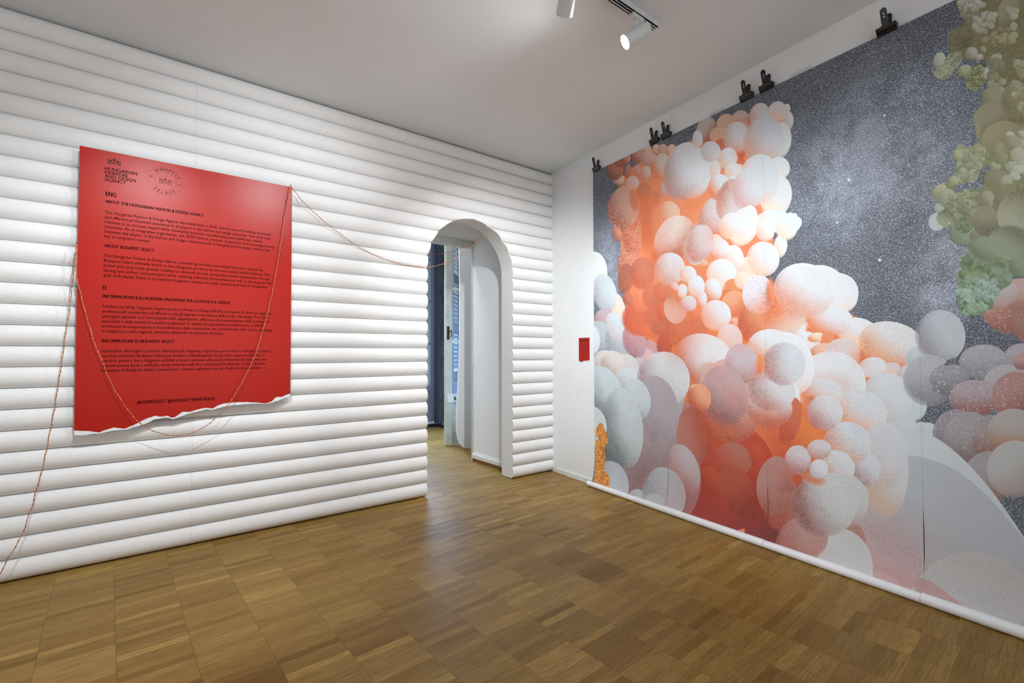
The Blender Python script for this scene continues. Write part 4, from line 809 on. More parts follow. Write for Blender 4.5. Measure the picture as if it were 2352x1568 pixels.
(0,[2.191,0.573,0.061,0.011,-0.001,-0.084],(0.71,-0.71),(176,56,32),(196,78,46),0.2,10),
(0,[2.395,1.151,0.151,0.052,0.058,-0.189],(0.89,-0.45),(244,208,186),(234,238,243),0.2,0),
(0,[2.29,1.246,0.152,-0.001,-0.002,-0.123],(0.34,-0.94),(236,150,84),(234,238,243),0.5,0),
(0,[2.38,0.917,0.094,0.008,-0.002,-0.165],(0.71,-0.71),(214,170,150),(234,238,243),0.3,0),
(0,[2.411,0.801,0.062,-0.006,-0.033,-0.149],(0.54,-0.84),(196,78,46),(206,110,76),0.9,0),
(0,[2.28,0.864,0.148,0.015,-0.002,-0.123],(0.34,-0.94),(206,130,108),(222,216,216),0.9,0),
(0,[2.296,0.983,0.15,-0.016,-0.025,-0.129],(0.77,-0.64),(198,160,156),(222,222,226),0.9,0),
(0,[2.098,1.142,0.12,0.012,0.011,-0.139],(0.42,-0.91),(200,148,138),(206,196,206),0.9,0),
(0,[1.964,0.924,0.174,0.046,0.046,-0.203],(0.53,-0.85),(166,116,110),(196,172,176),1.0,0),
(0,[2.377,1.15,0.131,0.002,-0.002,-0.134],(0.94,-0.34),(198,160,156),(218,222,230),0.8,0),
(0,[2.231,1.147,0.032,0.001,-0.001,-0.078],(0.71,-0.71),(236,150,90),(236,150,84),0.3,10),
(0,[2.606,0.874,0.097,0.01,-0.002,-0.102],(0.71,-0.71),(200,176,182),(222,224,228),0.9,0),
(0,[2.607,0.107,0.19,0.138,0.052,-0.143],(0.91,-0.42),(170,100,84),(190,140,130),0.9,0),
(0,[2.346,0.305,0.122,0.064,0.047,-0.171],(0.87,-0.5),(176,84,60),(180,120,106),0.8,0),
(0,[2.313,0.392,0.119,0.017,-0.019,-0.186],(-0.57,-0.82),(180,118,104),(186,144,138),1.0,0),
(0,[2.65,-0.007,0.191,0.102,0.028,-0.232],(0.93,-0.37),(206,176,176),(206,206,208),0.6,0),
(0,[2.475,0.114,0.142,0.072,0.021,-0.125],(0.82,-0.57),(176,108,96),(190,146,140),0.9,0),
(0,[2.678,0.392,0.141,0.036,-0.003,-0.155],(0.71,-0.71),(198,160,156),(204,208,208),0.5,0),
(0,[2.591,0.35,0.173,0.046,-0.003,-0.183],(0.87,-0.5),(166,120,116),(210,212,214),1.0,0),
(0,[2.54,0.487,0.086,-0.014,-0.015,-0.045],(0.42,-0.91),(214,122,84),(210,140,110),0.3,10),
(0,[2.453,0.577,0.076,0.014,-0.001,-0.089],(0.17,-0.98),(198,160,156),(216,216,220),0.9,0),
(0,[2.574,0.658,0.066,0.011,-0.001,-0.06],(0.17,-0.98),(206,160,146),(216,220,224),0.6,0),
(0,[2.57,0.546,0.052,0.011,-0.001,-0.057],(0.71,-0.71),(196,192,200),(218,222,226),0.2,0),
(0,[1.74,0.933,0.07,0.005,-0.001,-0.059],(0.71,-0.71),(214,122,84),(244,208,186),0.8,0),
(0,[1.772,0.89,0.096,0.008,-0.001,-0.106],(0.71,-0.71),(206,100,62),(240,170,130),0.9,0),
(0,[1.067,0.992,0.179,0.008,-0.001,-0.103],(0.71,-0.71),(190,188,192),(206,216,222),0.3,0),
(0,[1.52,0.258,0.258,0.057,-0.005,-0.381],(0.71,-0.71),(150,120,124),(170,146,150),0.9,0),
(1,[0.99,0.258,1.117,0.321,1.204,0.413,1.155,0.661,1.227,1.05,1.437,1.179,1.674,0.951,1.631,0.821,1.601,0.714,1.647,0.461,1.7,0.386,1.671,0.209,1.113,-0.021,1.025,0.054],0,(156,122,124),(184,170,176),0.9,0),
(0,[1.721,0.618,0.155,0.036,0.024,-0.207],(-0.97,0.24),(176,78,58),(188,124,112),1.0,0),
(0,[1.629,0.355,0.126,0.059,0.07,-0.169],(0.98,-0.21),(198,160,156),(200,190,196),0.8,0),
(0,[1.432,1.009,0.262,0.012,-0.003,-0.22],(0.87,-0.5),(176,148,158),(220,222,226),0.8,0),
(0,[1.373,0.774,0.212,0.05,0.057,-0.26],(0.94,-0.34),(170,156,164),(178,168,176),0.8,0),
(0,[1.136,0.827,0.178,0.038,0.041,-0.177],(0.82,-0.57),(166,176,180),(200,210,216),0.7,0),
(0,[0.768,0.875,0.213,0.073,0.129,-0.215],(0.92,-0.39),(140,152,158),(200,212,218),0.9,0),
(0,[0.997,0.578,0.236,0.049,0.047,-0.34],(0.91,-0.41),(132,142,144),(200,210,214),1.0,0),
(0,[0.589,0.523,0.222,0.029,-0.002,-0.204],(0.71,-0.71),(206,216,222),(206,216,222),0.3,0),
(0,[0.87,0.045,0.214,0.082,0.068,-0.213],(0.95,-0.31),(130,132,138),(190,196,204),0.8,0),
(0,[1.18,0.047,0.091,0.023,-0.001,-0.058],(0.71,-0.71),(160,140,145),(190,192,198),0.6,0),
(0,[1.447,0.115,0.197,0.088,0.066,-0.201],(0.96,-0.28),(170,174,182),(194,200,206),0.7,0),
(0,[1.365,0.046,0.104,0.027,-0.001,-0.065],(0.71,-0.71),(184,186,190),(192,196,202),0.5,0),
(1,[2.049,0.028,2.132,0.087,2.126,0.028,2.101,0.011],0,(220,110,80),(226,130,96),0.1,0),
(0,[2.624,0.038,0.007,0.002,-0.0,-0.01],(0.71,-0.71),(214,110,90),(214,110,90),0,0),
(1,[0.658,0.539,0.694,0.544,0.7,0.58,0.736,0.591,0.77,0.571,0.771,0.547,0.806,0.517,0.828,0.465,0.82,0.416,0.78,0.378,0.784,0.314,0.799,0.241,0.768,0.2,0.778,0.168,0.823,0.151,0.857,0.136,0.861,0.09,0.877,0.066,0.856,0.014,0.653,-0.035],0,(206,110,30),(240,160,50),1.0,5),
(0,[0.68,0.44,0.017,0.003,-0.0,-0.017],(0.71,-0.71),(210,214,230),(206,216,222),0,0),
(1,[3.228,2.827,3.234,2.847,3.253,2.864,3.265,2.911,3.557,2.749,3.545,2.136,3.279,2.242,3.274,2.271,3.267,2.297,3.278,2.328,3.309,2.352,3.297,2.385,3.324,2.413,3.325,2.449,3.334,2.513,3.31,2.564,3.253,2.578,3.192,2.651,3.185,2.711,3.203,2.75,3.245,2.757,3.251,2.77,3.243,2.803],0,(126,118,76),(146,142,104),0.6,6),
(1,[3.279,2.27,3.546,2.161,3.54,1.878,3.44,1.629,3.248,1.662,3.246,1.712,3.185,1.772,3.177,1.821,3.131,1.852,3.122,1.903,3.136,1.965,3.111,1.98,3.118,2.023,3.165,2.029,3.202,2.054,3.209,2.119,3.195,2.136,3.195,2.172,3.216,2.174,3.263,2.179,3.292,2.184,3.276,2.225],0,(120,130,90),(156,158,116),0.5,6),
(1,[3.245,1.713,3.422,1.689,3.463,1.681,3.46,1.535,3.414,1.545,3.385,1.566,3.385,1.525,3.355,1.501,3.324,1.48,3.321,1.421,3.308,1.411,3.277,1.421,3.247,1.394,3.233,1.384,3.206,1.411,3.191,1.475,3.209,1.525,3.19,1.56,3.204,1.592,3.24,1.615,3.225,1.669],0,(112,138,100),(150,172,146),0.6,6),
(0,[3.232,2.705,0.044,-0.025,-0.001,-0.055],(-0.64,-0.77),(112,106,74),(150,146,116),0.6,6),
(0,[3.269,2.814,0.04,-0.025,-0.001,-0.055],(-0.64,-0.77),(140,140,100),(180,186,164),0.8,6),
(0,[3.262,2.859,0.009,-0.004,0.001,-0.01],(0.5,-0.87),(140,138,94),(196,202,196),0.42,6),
(0,[3.249,2.849,0.011,0.003,0.006,-0.016],(0.54,-0.84),(156,154,110),(212,218,212),0.42,6),
(0,[3.234,2.853,0.009,-0.001,0.003,-0.012],(-0.12,-0.99),(160,158,114),(216,222,216),0.42,6),
(0,[3.286,2.81,0.007,0.004,0.007,-0.016],(0.88,-0.48),(153,151,107),(209,215,209),0.42,6),
(0,[3.245,2.854,0.009,-0.017,-0.006,-0.005],(-0.4,-0.92),(150,148,104),(206,212,206),0.42,6),
(0,[3.285,2.837,0.007,0.001,0.004,-0.013],(0.97,-0.25),(145,143,99),(201,207,201),0.42,6),
(0,[3.244,2.863,0.008,0.006,0.009,-0.018],(0.72,-0.7),(148,146,102),(204,210,204),0.42,6),
(0,[3.271,2.83,0.009,0.003,0.006,-0.016],(0.1,-1.0),(161,159,115),(217,223,217),0.42,6),
(0,[3.28,2.834,0.008,-0.004,0.001,-0.009],(0.44,-0.9),(159,157,113),(215,221,215),0.42,6),
(0,[3.256,2.83,0.011,-0.001,0.004,-0.018],(-0.13,-0.99),(142,140,96),(198,204,198),0.42,6),
(0,[3.254,2.87,0.007,0.004,0.005,-0.011],(0.88,-0.47),(160,158,114),(216,222,216),0.42,6),
(0,[3.233,2.87,0.011,-0.015,-0.007,-0.013],(0.3,-0.95),(161,159,115),(217,223,217),0.42,6),
(0,[3.283,2.849,0.01,-0.017,-0.008,-0.008],(-0.33,-0.94),(158,156,112),(214,220,214),0.42,6),
(0,[3.304,2.824,0.006,0.005,0.004,-0.009],(0.27,-0.96),(147,145,101),(203,209,203),0.42,6),
(0,[3.349,2.743,0.009,0.002,0.004,-0.014],(-0.01,-1.0),(167,165,125),(215,221,213),0.42,6),
(0,[3.332,2.752,0.008,-0.007,-0.002,-0.013],(0.56,-0.83),(149,147,107),(197,203,195),0.42,6),
(0,[3.285,2.76,0.007,-0.017,-0.008,-0.004],(-0.98,-0.18),(155,153,113),(203,209,201),0.42,6),
(0,[3.312,2.812,0.01,0.0,0.004,-0.015],(0.94,-0.34),(153,151,111),(201,207,199),0.42,6),
(0,[3.286,2.809,0.012,0.002,0.005,-0.017],(-0.01,-1.0),(159,157,117),(207,213,205),0.42,6),
(0,[3.304,2.743,0.008,0.004,0.005,-0.013],(0.99,-0.12),(154,152,112),(202,208,200),0.42,6),
(0,[3.341,2.736,0.014,-0.004,0.002,-0.015],(0.83,-0.56),(163,161,121),(211,217,209),0.42,6),
(0,[3.342,2.718,0.009,-0.009,-0.002,-0.009],(0.08,-1.0),(168,166,126),(216,222,214),0.42,6),
(0,[3.327,2.747,0.009,-0.018,-0.008,-0.007],(0.05,-1.0),(160,158,118),(208,214,206),0.42,6),
(0,[3.347,2.737,0.006,-0.011,-0.004,-0.004],(-0.94,-0.34),(171,169,129),(219,225,217),0.42,6),
(0,[3.34,2.724,0.013,-0.006,0.0,-0.019],(0.75,-0.66),(154,152,112),(202,208,200),0.42,6),
(0,[3.299,2.823,0.009,0.008,0.011,-0.021],(0.93,-0.36),(170,168,128),(218,224,216),0.42,6),
(0,[3.335,2.726,0.006,-0.011,-0.005,-0.006],(-0.93,-0.38),(167,165,125),(215,221,213),0.42,6),
(0,[3.338,2.751,0.006,-0.012,-0.006,-0.006],(0.06,-1.0),(162,160,120),(210,216,208),0.42,6),
(0,[3.323,2.766,0.008,-0.007,-0.002,-0.011],(-0.65,-0.76),(148,146,106),(196,202,194),0.42,6),
(0,[3.341,2.72,0.008,-0.002,0.002,-0.01],(0.26,-0.96),(149,147,107),(197,203,195),0.42,6),
(0,[3.308,2.75,0.008,0.001,0.003,-0.011],(0.95,-0.32),(161,159,119),(209,215,207),0.42,6),
(0,[3.288,2.751,0.013,-0.004,0.003,-0.022],(0.85,-0.52),(157,155,115),(205,211,203),0.42,6),
(0,[3.313,2.761,0.01,-0.01,-0.003,-0.015],(0.52,-0.85),(165,163,123),(213,219,211),0.42,6),
(0,[3.294,2.751,0.009,0.003,0.005,-0.012],(0.99,-0.17),(167,165,125),(215,221,213),0.42,6),
(0,[3.337,2.741,0.012,-0.012,-0.003,-0.012],(-0.26,-0.97),(144,142,106),(198,202,192),0.42,6),
(0,[3.321,2.718,0.01,0.001,0.003,-0.012],(0.71,-0.7),(149,147,111),(203,207,197),0.42,6),
(0,[3.337,2.698,0.01,-0.008,-0.002,-0.013],(0.16,-0.99),(156,154,118),(210,214,204),0.42,6),
(0,[3.325,2.71,0.011,-0.007,-0.0,-0.018],(0.7,-0.72),(159,157,121),(213,217,207),0.42,6),
(0,[3.285,2.719,0.011,-0.011,-0.003,-0.012],(-0.72,-0.69),(148,146,110),(202,206,196),0.42,6),
(0,[3.318,2.71,0.007,-0.014,-0.006,-0.005],(-0.96,-0.28),(152,150,114),(206,210,200),0.42,6),
(0,[3.315,2.748,0.008,-0.016,-0.007,-0.006],(-0.96,-0.28),(146,144,108),(200,204,194),0.42,6),
(0,[3.287,2.71,0.01,-0.006,-0.001,-0.013],(-0.04,-1.0),(146,144,108),(200,204,194),0.42,6),
(0,[3.335,2.732,0.012,-0.007,-0.0,-0.017],(0.01,-1.0),(157,155,119),(211,215,205),0.42,6),
(0,[3.284,2.728,0.011,-0.014,-0.006,-0.013],(-0.08,-1.0),(161,159,123),(215,219,209),0.42,6),
(0,[3.331,2.729,0.011,0.002,0.005,-0.018],(0.74,-0.67),(154,152,116),(208,212,202),0.42,6),
(0,[3.315,2.686,0.009,-0.003,0.002,-0.015],(0.82,-0.57),(145,143,107),(199,203,193),0.42,6),
(0,[3.304,2.721,0.01,-0.018,-0.007,-0.008],(0.09,-1.0),(145,143,107),(199,203,193),0.42,6),
(0,[3.299,2.698,0.01,0.004,0.007,-0.018],(0.56,-0.83),(152,150,114),(206,210,200),0.42,6),
(0,[3.397,2.713,0.039,-0.024,-0.002,-0.082],(-0.5,-0.87),(130,124,84),(168,164,136),0.3,0),
(0,[3.376,2.641,0.009,-0.018,-0.01,-0.01],(-0.36,-0.93),(147,139,95),(193,189,155),0.42,6),
(0,[3.361,2.626,0.01,-0.018,-0.007,-0.006],(-0.67,-0.74),(139,131,87),(185,181,147),0.42,6),
(0,[3.33,2.626,0.012,-0.008,-0.001,-0.017],(0.26,-0.96),(146,138,94),(192,188,154),0.42,6),
(0,[3.388,2.647,0.007,0.005,0.007,-0.016],(0.88,-0.47),(129,121,77),(175,171,137),0.42,6),
(0,[3.343,2.61,0.009,-0.011,-0.004,-0.011],(0.37,-0.93),(147,139,95),(193,189,155),0.42,6),
(0,[3.384,2.617,0.015,-0.017,-0.007,-0.019],(-0.79,-0.61),(145,137,93),(191,187,153),0.42,6),
(0,[3.396,2.617,0.011,0.004,0.005,-0.014],(0.8,-0.6),(127,119,75),(173,169,135),0.42,6),
(0,[3.345,2.654,0.01,0.008,0.007,-0.015],(0.69,-0.72),(136,128,84),(182,178,144),0.42,6),
(0,[3.344,2.619,0.009,0.005,0.005,-0.013],(0.62,-0.78),(140,132,88),(186,182,148),0.42,6),
(0,[3.361,2.616,0.009,-0.014,-0.005,-0.008],(0.22,-0.98),(137,129,85),(183,179,145),0.42,6),
(0,[3.367,2.661,0.009,-0.016,-0.008,-0.008],(-0.35,-0.94),(128,120,76),(174,170,136),0.42,6),
(0,[3.401,2.604,0.011,-0.01,-0.002,-0.01],(0.12,-0.99),(139,131,87),(185,181,147),0.42,6),
(0,[3.372,2.604,0.011,-0.017,-0.007,-0.011],(-0.55,-0.84),(143,135,91),(189,185,151),0.42,6),
(0,[3.399,2.6,0.015,-0.013,-0.003,-0.022],(0.57,-0.82),(145,137,93),(191,187,153),0.42,6),
(0,[3.322,2.638,0.017,-0.012,-0.002,-0.022],(-0.57,-0.82),(132,124,80),(178,174,140),0.42,6),
(0,[3.348,2.634,0.01,-0.001,0.002,-0.012],(0.33,-0.94),(140,132,88),(186,182,148),0.42,6),
(0,[3.395,2.729,0.018,-0.011,-0.0,-0.023],(0.71,-0.71),(150,148,120),(186,188,170),0.1,0),
(0,[3.418,2.719,0.009,-0.006,-0.0,-0.014],(0.71,-0.71),(186,186,150),(196,200,180),0.1,0),
(0,[3.41,2.698,0.013,-0.001,0.003,-0.017],(0.91,-0.42),(186,186,150),(196,200,180),0.1,0),
(0,[3.408,2.655,0.011,-0.013,-0.005,-0.017],(0.42,-0.91),(186,186,150),(190,190,164),0.2,0),
(0,[3.408,2.615,0.013,0.001,0.005,-0.018],(0.94,-0.34),(186,186,150),(186,186,154),0.2,0),
(0,[3.351,2.546,0.019,-0.005,0.002,-0.019],(0.82,-0.57),(186,186,150),(184,188,166),0.3,0),
(0,[3.268,2.61,0.019,0.008,0.011,-0.029],(0.98,-0.17),(160,158,130),(200,202,186),0.6,0),
(0,[3.293,2.577,0.015,0.002,0.004,-0.016],(0.94,-0.34),(160,158,130),(200,202,186),0.5,0),
(0,[3.308,2.604,0.012,-0.006,-0.0,-0.017],(0.71,-0.71),(140,136,98),(186,186,150),0.5,0),
(0,[3.152,2.639,0.021,-0.021,-0.011,-0.032],(0.42,-0.91),(176,188,166),(204,214,200),0.3,0),
(0,[3.2,2.606,0.031,0.024,0.019,-0.035],(0.09,-1.0),(156,160,124),(196,204,182),1.0,6),
(0,[3.168,2.574,0.035,-0.001,0.008,-0.037],(-0.34,-0.94),(166,176,140),(200,210,186),0.9,6),
(0,[3.242,2.54,0.025,0.003,0.008,-0.029],(0.94,-0.34),(156,160,116),(196,204,172),0.7,0),
(0,[3.283,2.488,0.029,-0.038,-0.024,-0.044],(-0.94,-0.34),(128,132,84),(176,186,140),1.0,6),
(0,[3.319,2.494,0.009,-0.007,-0.005,-0.028],(0.54,-0.84),(190,196,196),(206,210,214),0.1,0),
(0,[3.337,2.447,0.008,-0.016,-0.01,-0.008],(-0.74,-0.68),(119,117,81),(149,147,113),0.42,6),
(0,[3.343,2.451,0.013,-0.018,-0.009,-0.016],(-0.2,-0.98),(117,115,79),(147,145,111),0.42,6),
(0,[3.347,2.52,0.015,0.012,0.013,-0.026],(0.9,-0.44),(129,127,91),(159,157,123),0.42,6),
(0,[3.333,2.474,0.015,0.004,0.007,-0.021],(0.96,-0.28),(120,118,82),(150,148,114),0.42,6),
(0,[3.338,2.467,0.02,-0.016,-0.005,-0.023],(0.53,-0.85),(136,134,98),(166,164,130),0.42,6),
(0,[3.337,2.491,0.013,0.001,0.004,-0.015],(0.69,-0.72),(128,126,90),(158,156,122),0.42,6),
(0,[3.36,2.499,0.016,-0.02,-0.01,-0.021],(-0.47,-0.88),(129,127,91),(159,157,123),0.42,6),
(0,[3.337,2.521,0.016,-0.02,-0.009,-0.019],(-0.11,-0.99),(136,134,98),(166,164,130),0.42,6),
(0,[3.334,2.534,0.009,0.006,0.007,-0.015],(0.87,-0.49),(127,125,89),(157,155,121),0.42,6),
(0,[3.362,2.44,0.011,-0.017,-0.006,-0.009],(-0.9,-0.43),(127,125,89),(157,155,121),0.42,6),
(0,[3.363,2.386,0.014,0.002,0.006,-0.023],(0.69,-0.72),(155,157,123),(187,189,163),0.42,6),
(0,[3.364,2.383,0.011,0.005,0.009,-0.023],(0.07,-1.0),(155,157,123),(187,189,163),0.42,6),
(0,[3.334,2.391,0.01,-0.009,-0.004,-0.014],(0.05,-1.0),(139,141,107),(171,173,147),0.42,6),
(0,[3.368,2.425,0.012,0.006,0.006,-0.016],(0.99,-0.15),(154,156,122),(186,188,162),0.42,6),
(0,[3.343,2.418,0.01,0.009,0.009,-0.016],(0.72,-0.69),(149,151,117),(181,183,157),0.42,6),
(0,[3.342,2.422,0.008,-0.014,-0.009,-0.008],(-0.41,-0.91),(146,148,114),(178,180,154),0.42,6),
(0,[3.333,2.435,0.011,0.004,0.007,-0.021],(0.03,-1.0),(150,152,118),(182,184,158),0.42,6),
(0,[3.341,2.403,0.01,-0.006,-0.001,-0.012],(-0.07,-1.0),(140,142,108),(172,174,148),0.42,6),
(0,[3.339,2.369,0.041,-0.035,-0.009,-0.04],(0.5,-0.87),(150,148,112),(164,164,134),0.4,0),
(0,[3.337,2.283,0.067,0.006,0.016,-0.075],(-0.34,-0.94),(140,134,100),(160,156,126),0.4,0),
(0,[3.41,2.326,0.045,-0.044,-0.021,-0.067],(0.42,-0.91),(140,134,92),(156,150,112),0.4,0),
(0,[3.435,2.444,0.021,-0.017,-0.006,-0.035],(0.14,-0.99),(157,153,111),(203,205,177),0.42,6),
(0,[3.415,2.483,0.013,-0.015,-0.007,-0.018],(0.37,-0.93),(148,144,102),(194,196,168),0.42,6),
(0,[3.429,2.471,0.011,0.005,0.005,-0.014],(0.56,-0.83),(145,141,99),(191,193,165),0.42,6),
(0,[3.427,2.352,0.009,0.009,0.009,-0.017],(1.0,0.05),(152,148,106),(198,200,172),0.42,6),
(0,[3.429,2.453,0.012,0.003,0.006,-0.02],(0.73,-0.69),(152,148,106),(198,200,172),0.42,6),
(0,[3.429,2.278,0.016,-0.014,-0.006,-0.024],(0.07,-1.0),(146,142,100),(192,194,166),0.42,6),
(0,[3.425,2.365,0.011,-0.016,-0.007,-0.01],(-0.92,-0.4),(146,142,100),(192,194,166),0.42,6),
(0,[3.411,2.353,0.014,0.007,0.007,-0.019],(0.07,-1.0),(157,153,111),(203,205,177),0.42,6),
(0,[3.432,2.289,0.012,-0.023,-0.009,-0.009],(-0.96,-0.27),(139,135,93),(185,187,159),0.42,6),
(0,[3.411,2.387,0.015,0.005,0.009,-0.029],(0.96,-0.27),(144,140,98),(190,192,164),0.42,6),
(0,[3.434,2.467,0.014,-0.026,-0.01,-0.011],(-0.67,-0.74),(150,146,104),(196,198,170),0.42,6),
(0,[3.433,2.295,0.01,-0.003,0.001,-0.011],(0.12,-0.99),(150,146,104),(196,198,170),0.42,6),
(0,[3.282,2.238,0.008,-0.003,-0.001,-0.042],(0.71,-0.71),(150,146,112),(166,164,134),0.3,0),
(0,[3.36,2.184,0.063,-0.001,0.011,-0.07],(-0.42,-0.91),(150,144,104),(166,160,122),0.3,0),
(0,[3.222,2.177,0.014,0.006,0.008,-0.023],(0.01,-1.0),(148,154,112),(190,198,162),0.42,6),
(0,[3.298,2.101,0.007,0.008,0.005,-0.008],(0.94,-0.35),(152,158,116),(194,202,166),0.42,6),
(0,[3.225,2.156,0.012,0.006,0.006,-0.016],(0.05,-1.0),(142,148,106),(184,192,156),0.42,6),
(0,[3.279,2.165,0.011,0.007,0.007,-0.016],(0.59,-0.8),(143,149,107),(185,193,157),0.42,6),
(0,[3.264,2.133,0.017,-0.01,-0.002,-0.017],(-0.15,-0.99),(142,148,106),(184,192,156),0.42,6),
(0,[3.223,2.173,0.013,-0.014,-0.007,-0.015],(-0.13,-0.99),(130,136,94),(172,180,144),0.42,6),
(0,[3.251,2.151,0.018,-0.004,0.001,-0.029],(0.76,-0.65),(133,139,97),(175,183,147),0.42,6),
(0,[3.221,2.155,0.017,0.004,0.008,-0.03],(0.93,-0.36),(143,149,107),(185,193,157),0.42,6),
(0,[3.233,2.126,0.016,-0.014,-0.007,-0.022],(0.41,-0.91),(133,139,97),(175,183,147),0.42,6),
(0,[3.294,2.153,0.013,0.004,0.004,-0.014],(0.73,-0.69),(136,142,100),(178,186,150),0.42,6),
(0,[3.257,2.116,0.014,-0.006,-0.001,-0.017],(-0.04,-1.0),(134,140,98),(176,184,148),0.42,6),
(0,[3.276,2.136,0.015,0.004,0.005,-0.018],(0.94,-0.33),(130,136,94),(172,180,144),0.42,6),
(0,[3.301,2.135,0.011,0.0,0.003,-0.016],(0.27,-0.96),(145,151,109),(187,195,159),0.42,6),
(0,[3.219,2.128,0.009,-0.008,-0.004,-0.01],(-0.81,-0.59),(131,137,95),(173,181,145),0.42,6),
(0,[3.249,2.137,0.017,-0.0,0.003,-0.017],(0.85,-0.52),(138,144,102),(180,188,152),0.42,6),
(0,[3.3,2.135,0.013,-0.001,0.002,-0.02],(0.19,-0.98),(141,147,105),(183,191,155),0.42,6),
(0,[3.284,2.161,0.01,0.007,0.005,-0.012],(0.99,-0.13),(142,148,106),(184,192,156),0.42,6),
(0,[3.295,2.143,0.011,-0.017,-0.01,-0.013],(0.11,-0.99),(148,154,112),(190,198,162),0.42,6),
(0,[3.288,2.145,0.016,-0.006,-0.001,-0.02],(-0.02,-1.0),(147,153,111),(189,197,161),0.42,6),
(0,[3.281,2.114,0.014,-0.009,-0.003,-0.019],(0.54,-0.84),(140,146,104),(182,190,154),0.42,6),
(0,[3.222,2.135,0.011,-0.008,-0.004,-0.014],(-0.73,-0.68),(138,144,102),(180,188,152),0.42,6),
(0,[3.239,2.151,0.014,-0.003,0.001,-0.023],(0.11,-0.99),(148,154,112),(190,198,162),0.42,6),
(0,[3.275,2.089,0.01,-0.014,-0.007,-0.01],(-0.31,-0.95),(150,158,118),(196,204,170),0.42,6),
(0,[3.224,2.1,0.008,-0.012,-0.009,-0.01],(0.06,-1.0),(135,143,103),(181,189,155),0.42,6),
(0,[3.284,2.056,0.015,0.001,0.004,-0.023],(0.26,-0.96),(146,154,114),(192,200,166),0.42,6),
(0,[3.231,2.092,0.015,-0.01,-0.003,-0.015],(-0.7,-0.71),(144,152,112),(190,198,164),0.42,6),
(0,[3.264,2.084,0.011,0.013,0.009,-0.014],(0.34,-0.94),(139,147,107),(185,193,159),0.42,6),
(0,[3.273,2.065,0.014,0.003,0.006,-0.021],(0.38,-0.92),(131,139,99),(177,185,151),0.42,6),
(0,[3.22,2.089,0.015,-0.004,0.0,-0.017],(0.05,-1.0),(128,136,96),(174,182,148),0.42,6),
(0,[3.227,2.079,0.012,0.006,0.007,-0.018],(0.51,-0.86),(131,139,99),(177,185,151),0.42,6),
(0,[3.232,2.105,0.012,-0.012,-0.005,-0.011],(-0.09,-1.0),(135,143,103),(181,189,155),0.42,6),
(0,[3.259,2.105,0.01,-0.018,-0.008,-0.007],(-0.74,-0.67),(144,152,112),(190,198,164),0.42,6),
(0,[3.228,2.117,0.017,-0.001,0.003,-0.022],(0.2,-0.98),(137,145,105),(183,191,157),0.42,6),
(0,[3.267,2.114,0.013,-0.02,-0.009,-0.011],(0.08,-1.0),(146,154,114),(192,200,166),0.42,6),
(0,[3.273,2.06,0.012,0.008,0.006,-0.015],(0.1,-1.0),(138,146,106),(184,192,158),0.42,6),
(0,[3.282,2.085,0.01,-0.017,-0.009,-0.01],(0.01,-1.0),(140,148,108),(186,194,160),0.42,6),
(0,[3.233,2.13,0.011,-0.005,-0.001,-0.013],(0.24,-0.97),(143,151,111),(189,197,163),0.42,6),
(0,[3.221,2.102,0.012,-0.019,-0.009,-0.01],(-0.96,-0.29),(144,152,112),(190,198,164),0.42,6),
(0,[3.253,2.083,0.013,0.006,0.007,-0.02],(0.52,-0.86),(137,145,105),(183,191,157),0.42,6),
(0,[3.236,2.125,0.011,0.008,0.008,-0.016],(0.65,-0.76),(129,137,97),(175,183,149),0.42,6),
(0,[3.21,2.153,0.018,-0.007,-0.0,-0.024],(0.71,-0.71),(160,168,120),(196,202,170),0.4,0),
(0,[3.261,2.049,0.011,-0.006,-0.002,-0.016],(0.2,-0.98),(155,163,127),(201,211,185),0.42,6),
(0,[3.218,2.053,0.012,-0.011,-0.006,-0.016],(-0.06,-1.0),(142,150,114),(188,198,172),0.42,6),
(0,[3.265,2.031,0.012,-0.02,-0.01,-0.01],(-0.96,-0.26),(153,161,125),(199,209,183),0.42,6),
(0,[3.224,2.03,0.012,-0.004,-0.001,-0.014],(-0.54,-0.84),(136,144,108),(182,192,166),0.42,6),
(0,[3.248,2.039,0.014,0.0,0.003,-0.021],(0.23,-0.97),(155,163,127),(201,211,185),0.42,6),
(0,[3.228,2.063,0.014,-0.014,-0.007,-0.018],(0.34,-0.94),(147,155,119),(193,203,177),0.42,6),
(0,[3.228,2.028,0.014,0.002,0.004,-0.015],(0.34,-0.94),(146,154,118),(192,202,176),0.42,6),
(0,[3.223,2.05,0.01,0.001,0.002,-0.011],(-0.21,-0.98),(148,156,120),(194,204,178),0.42,6),
(0,[3.241,2.028,0.011,0.003,0.004,-0.014],(0.93,-0.38),(140,148,112),(186,196,170),0.42,6),
(0,[3.258,2.028,0.01,-0.004,-0.001,-0.015],(-0.09,-1.0),(151,159,123),(197,207,181),0.42,6),
(0,[3.259,2.005,0.013,-0.0,0.002,-0.013],(0.84,-0.54),(144,152,116),(190,200,174),0.42,6),
(0,[3.234,2.047,0.012,-0.001,0.002,-0.017],(-0.32,-0.95),(144,152,116),(190,200,174),0.42,6),
(0,[3.228,2.06,0.007,-0.012,-0.008,-0.008],(-0.42,-0.91),(145,153,117),(191,201,175),0.42,6),
(0,[3.262,2.048,0.009,-0.013,-0.007,-0.008],(-0.95,-0.32),(149,157,121),(195,205,179),0.42,6),
(0,[3.264,2.056,0.009,0.002,0.003,-0.013],(-0.14,-0.99),(152,160,124),(198,208,182),0.42,6),
(0,[3.237,2.039,0.012,-0.02,-0.014,-0.016],(-0.67,-0.74),(136,144,108),(182,192,166),0.42,6),
(0,[3.193,2.033,0.02,0.009,0.009,-0.024],(0.97,-0.26),(156,158,110),(190,196,158),0.4,0),
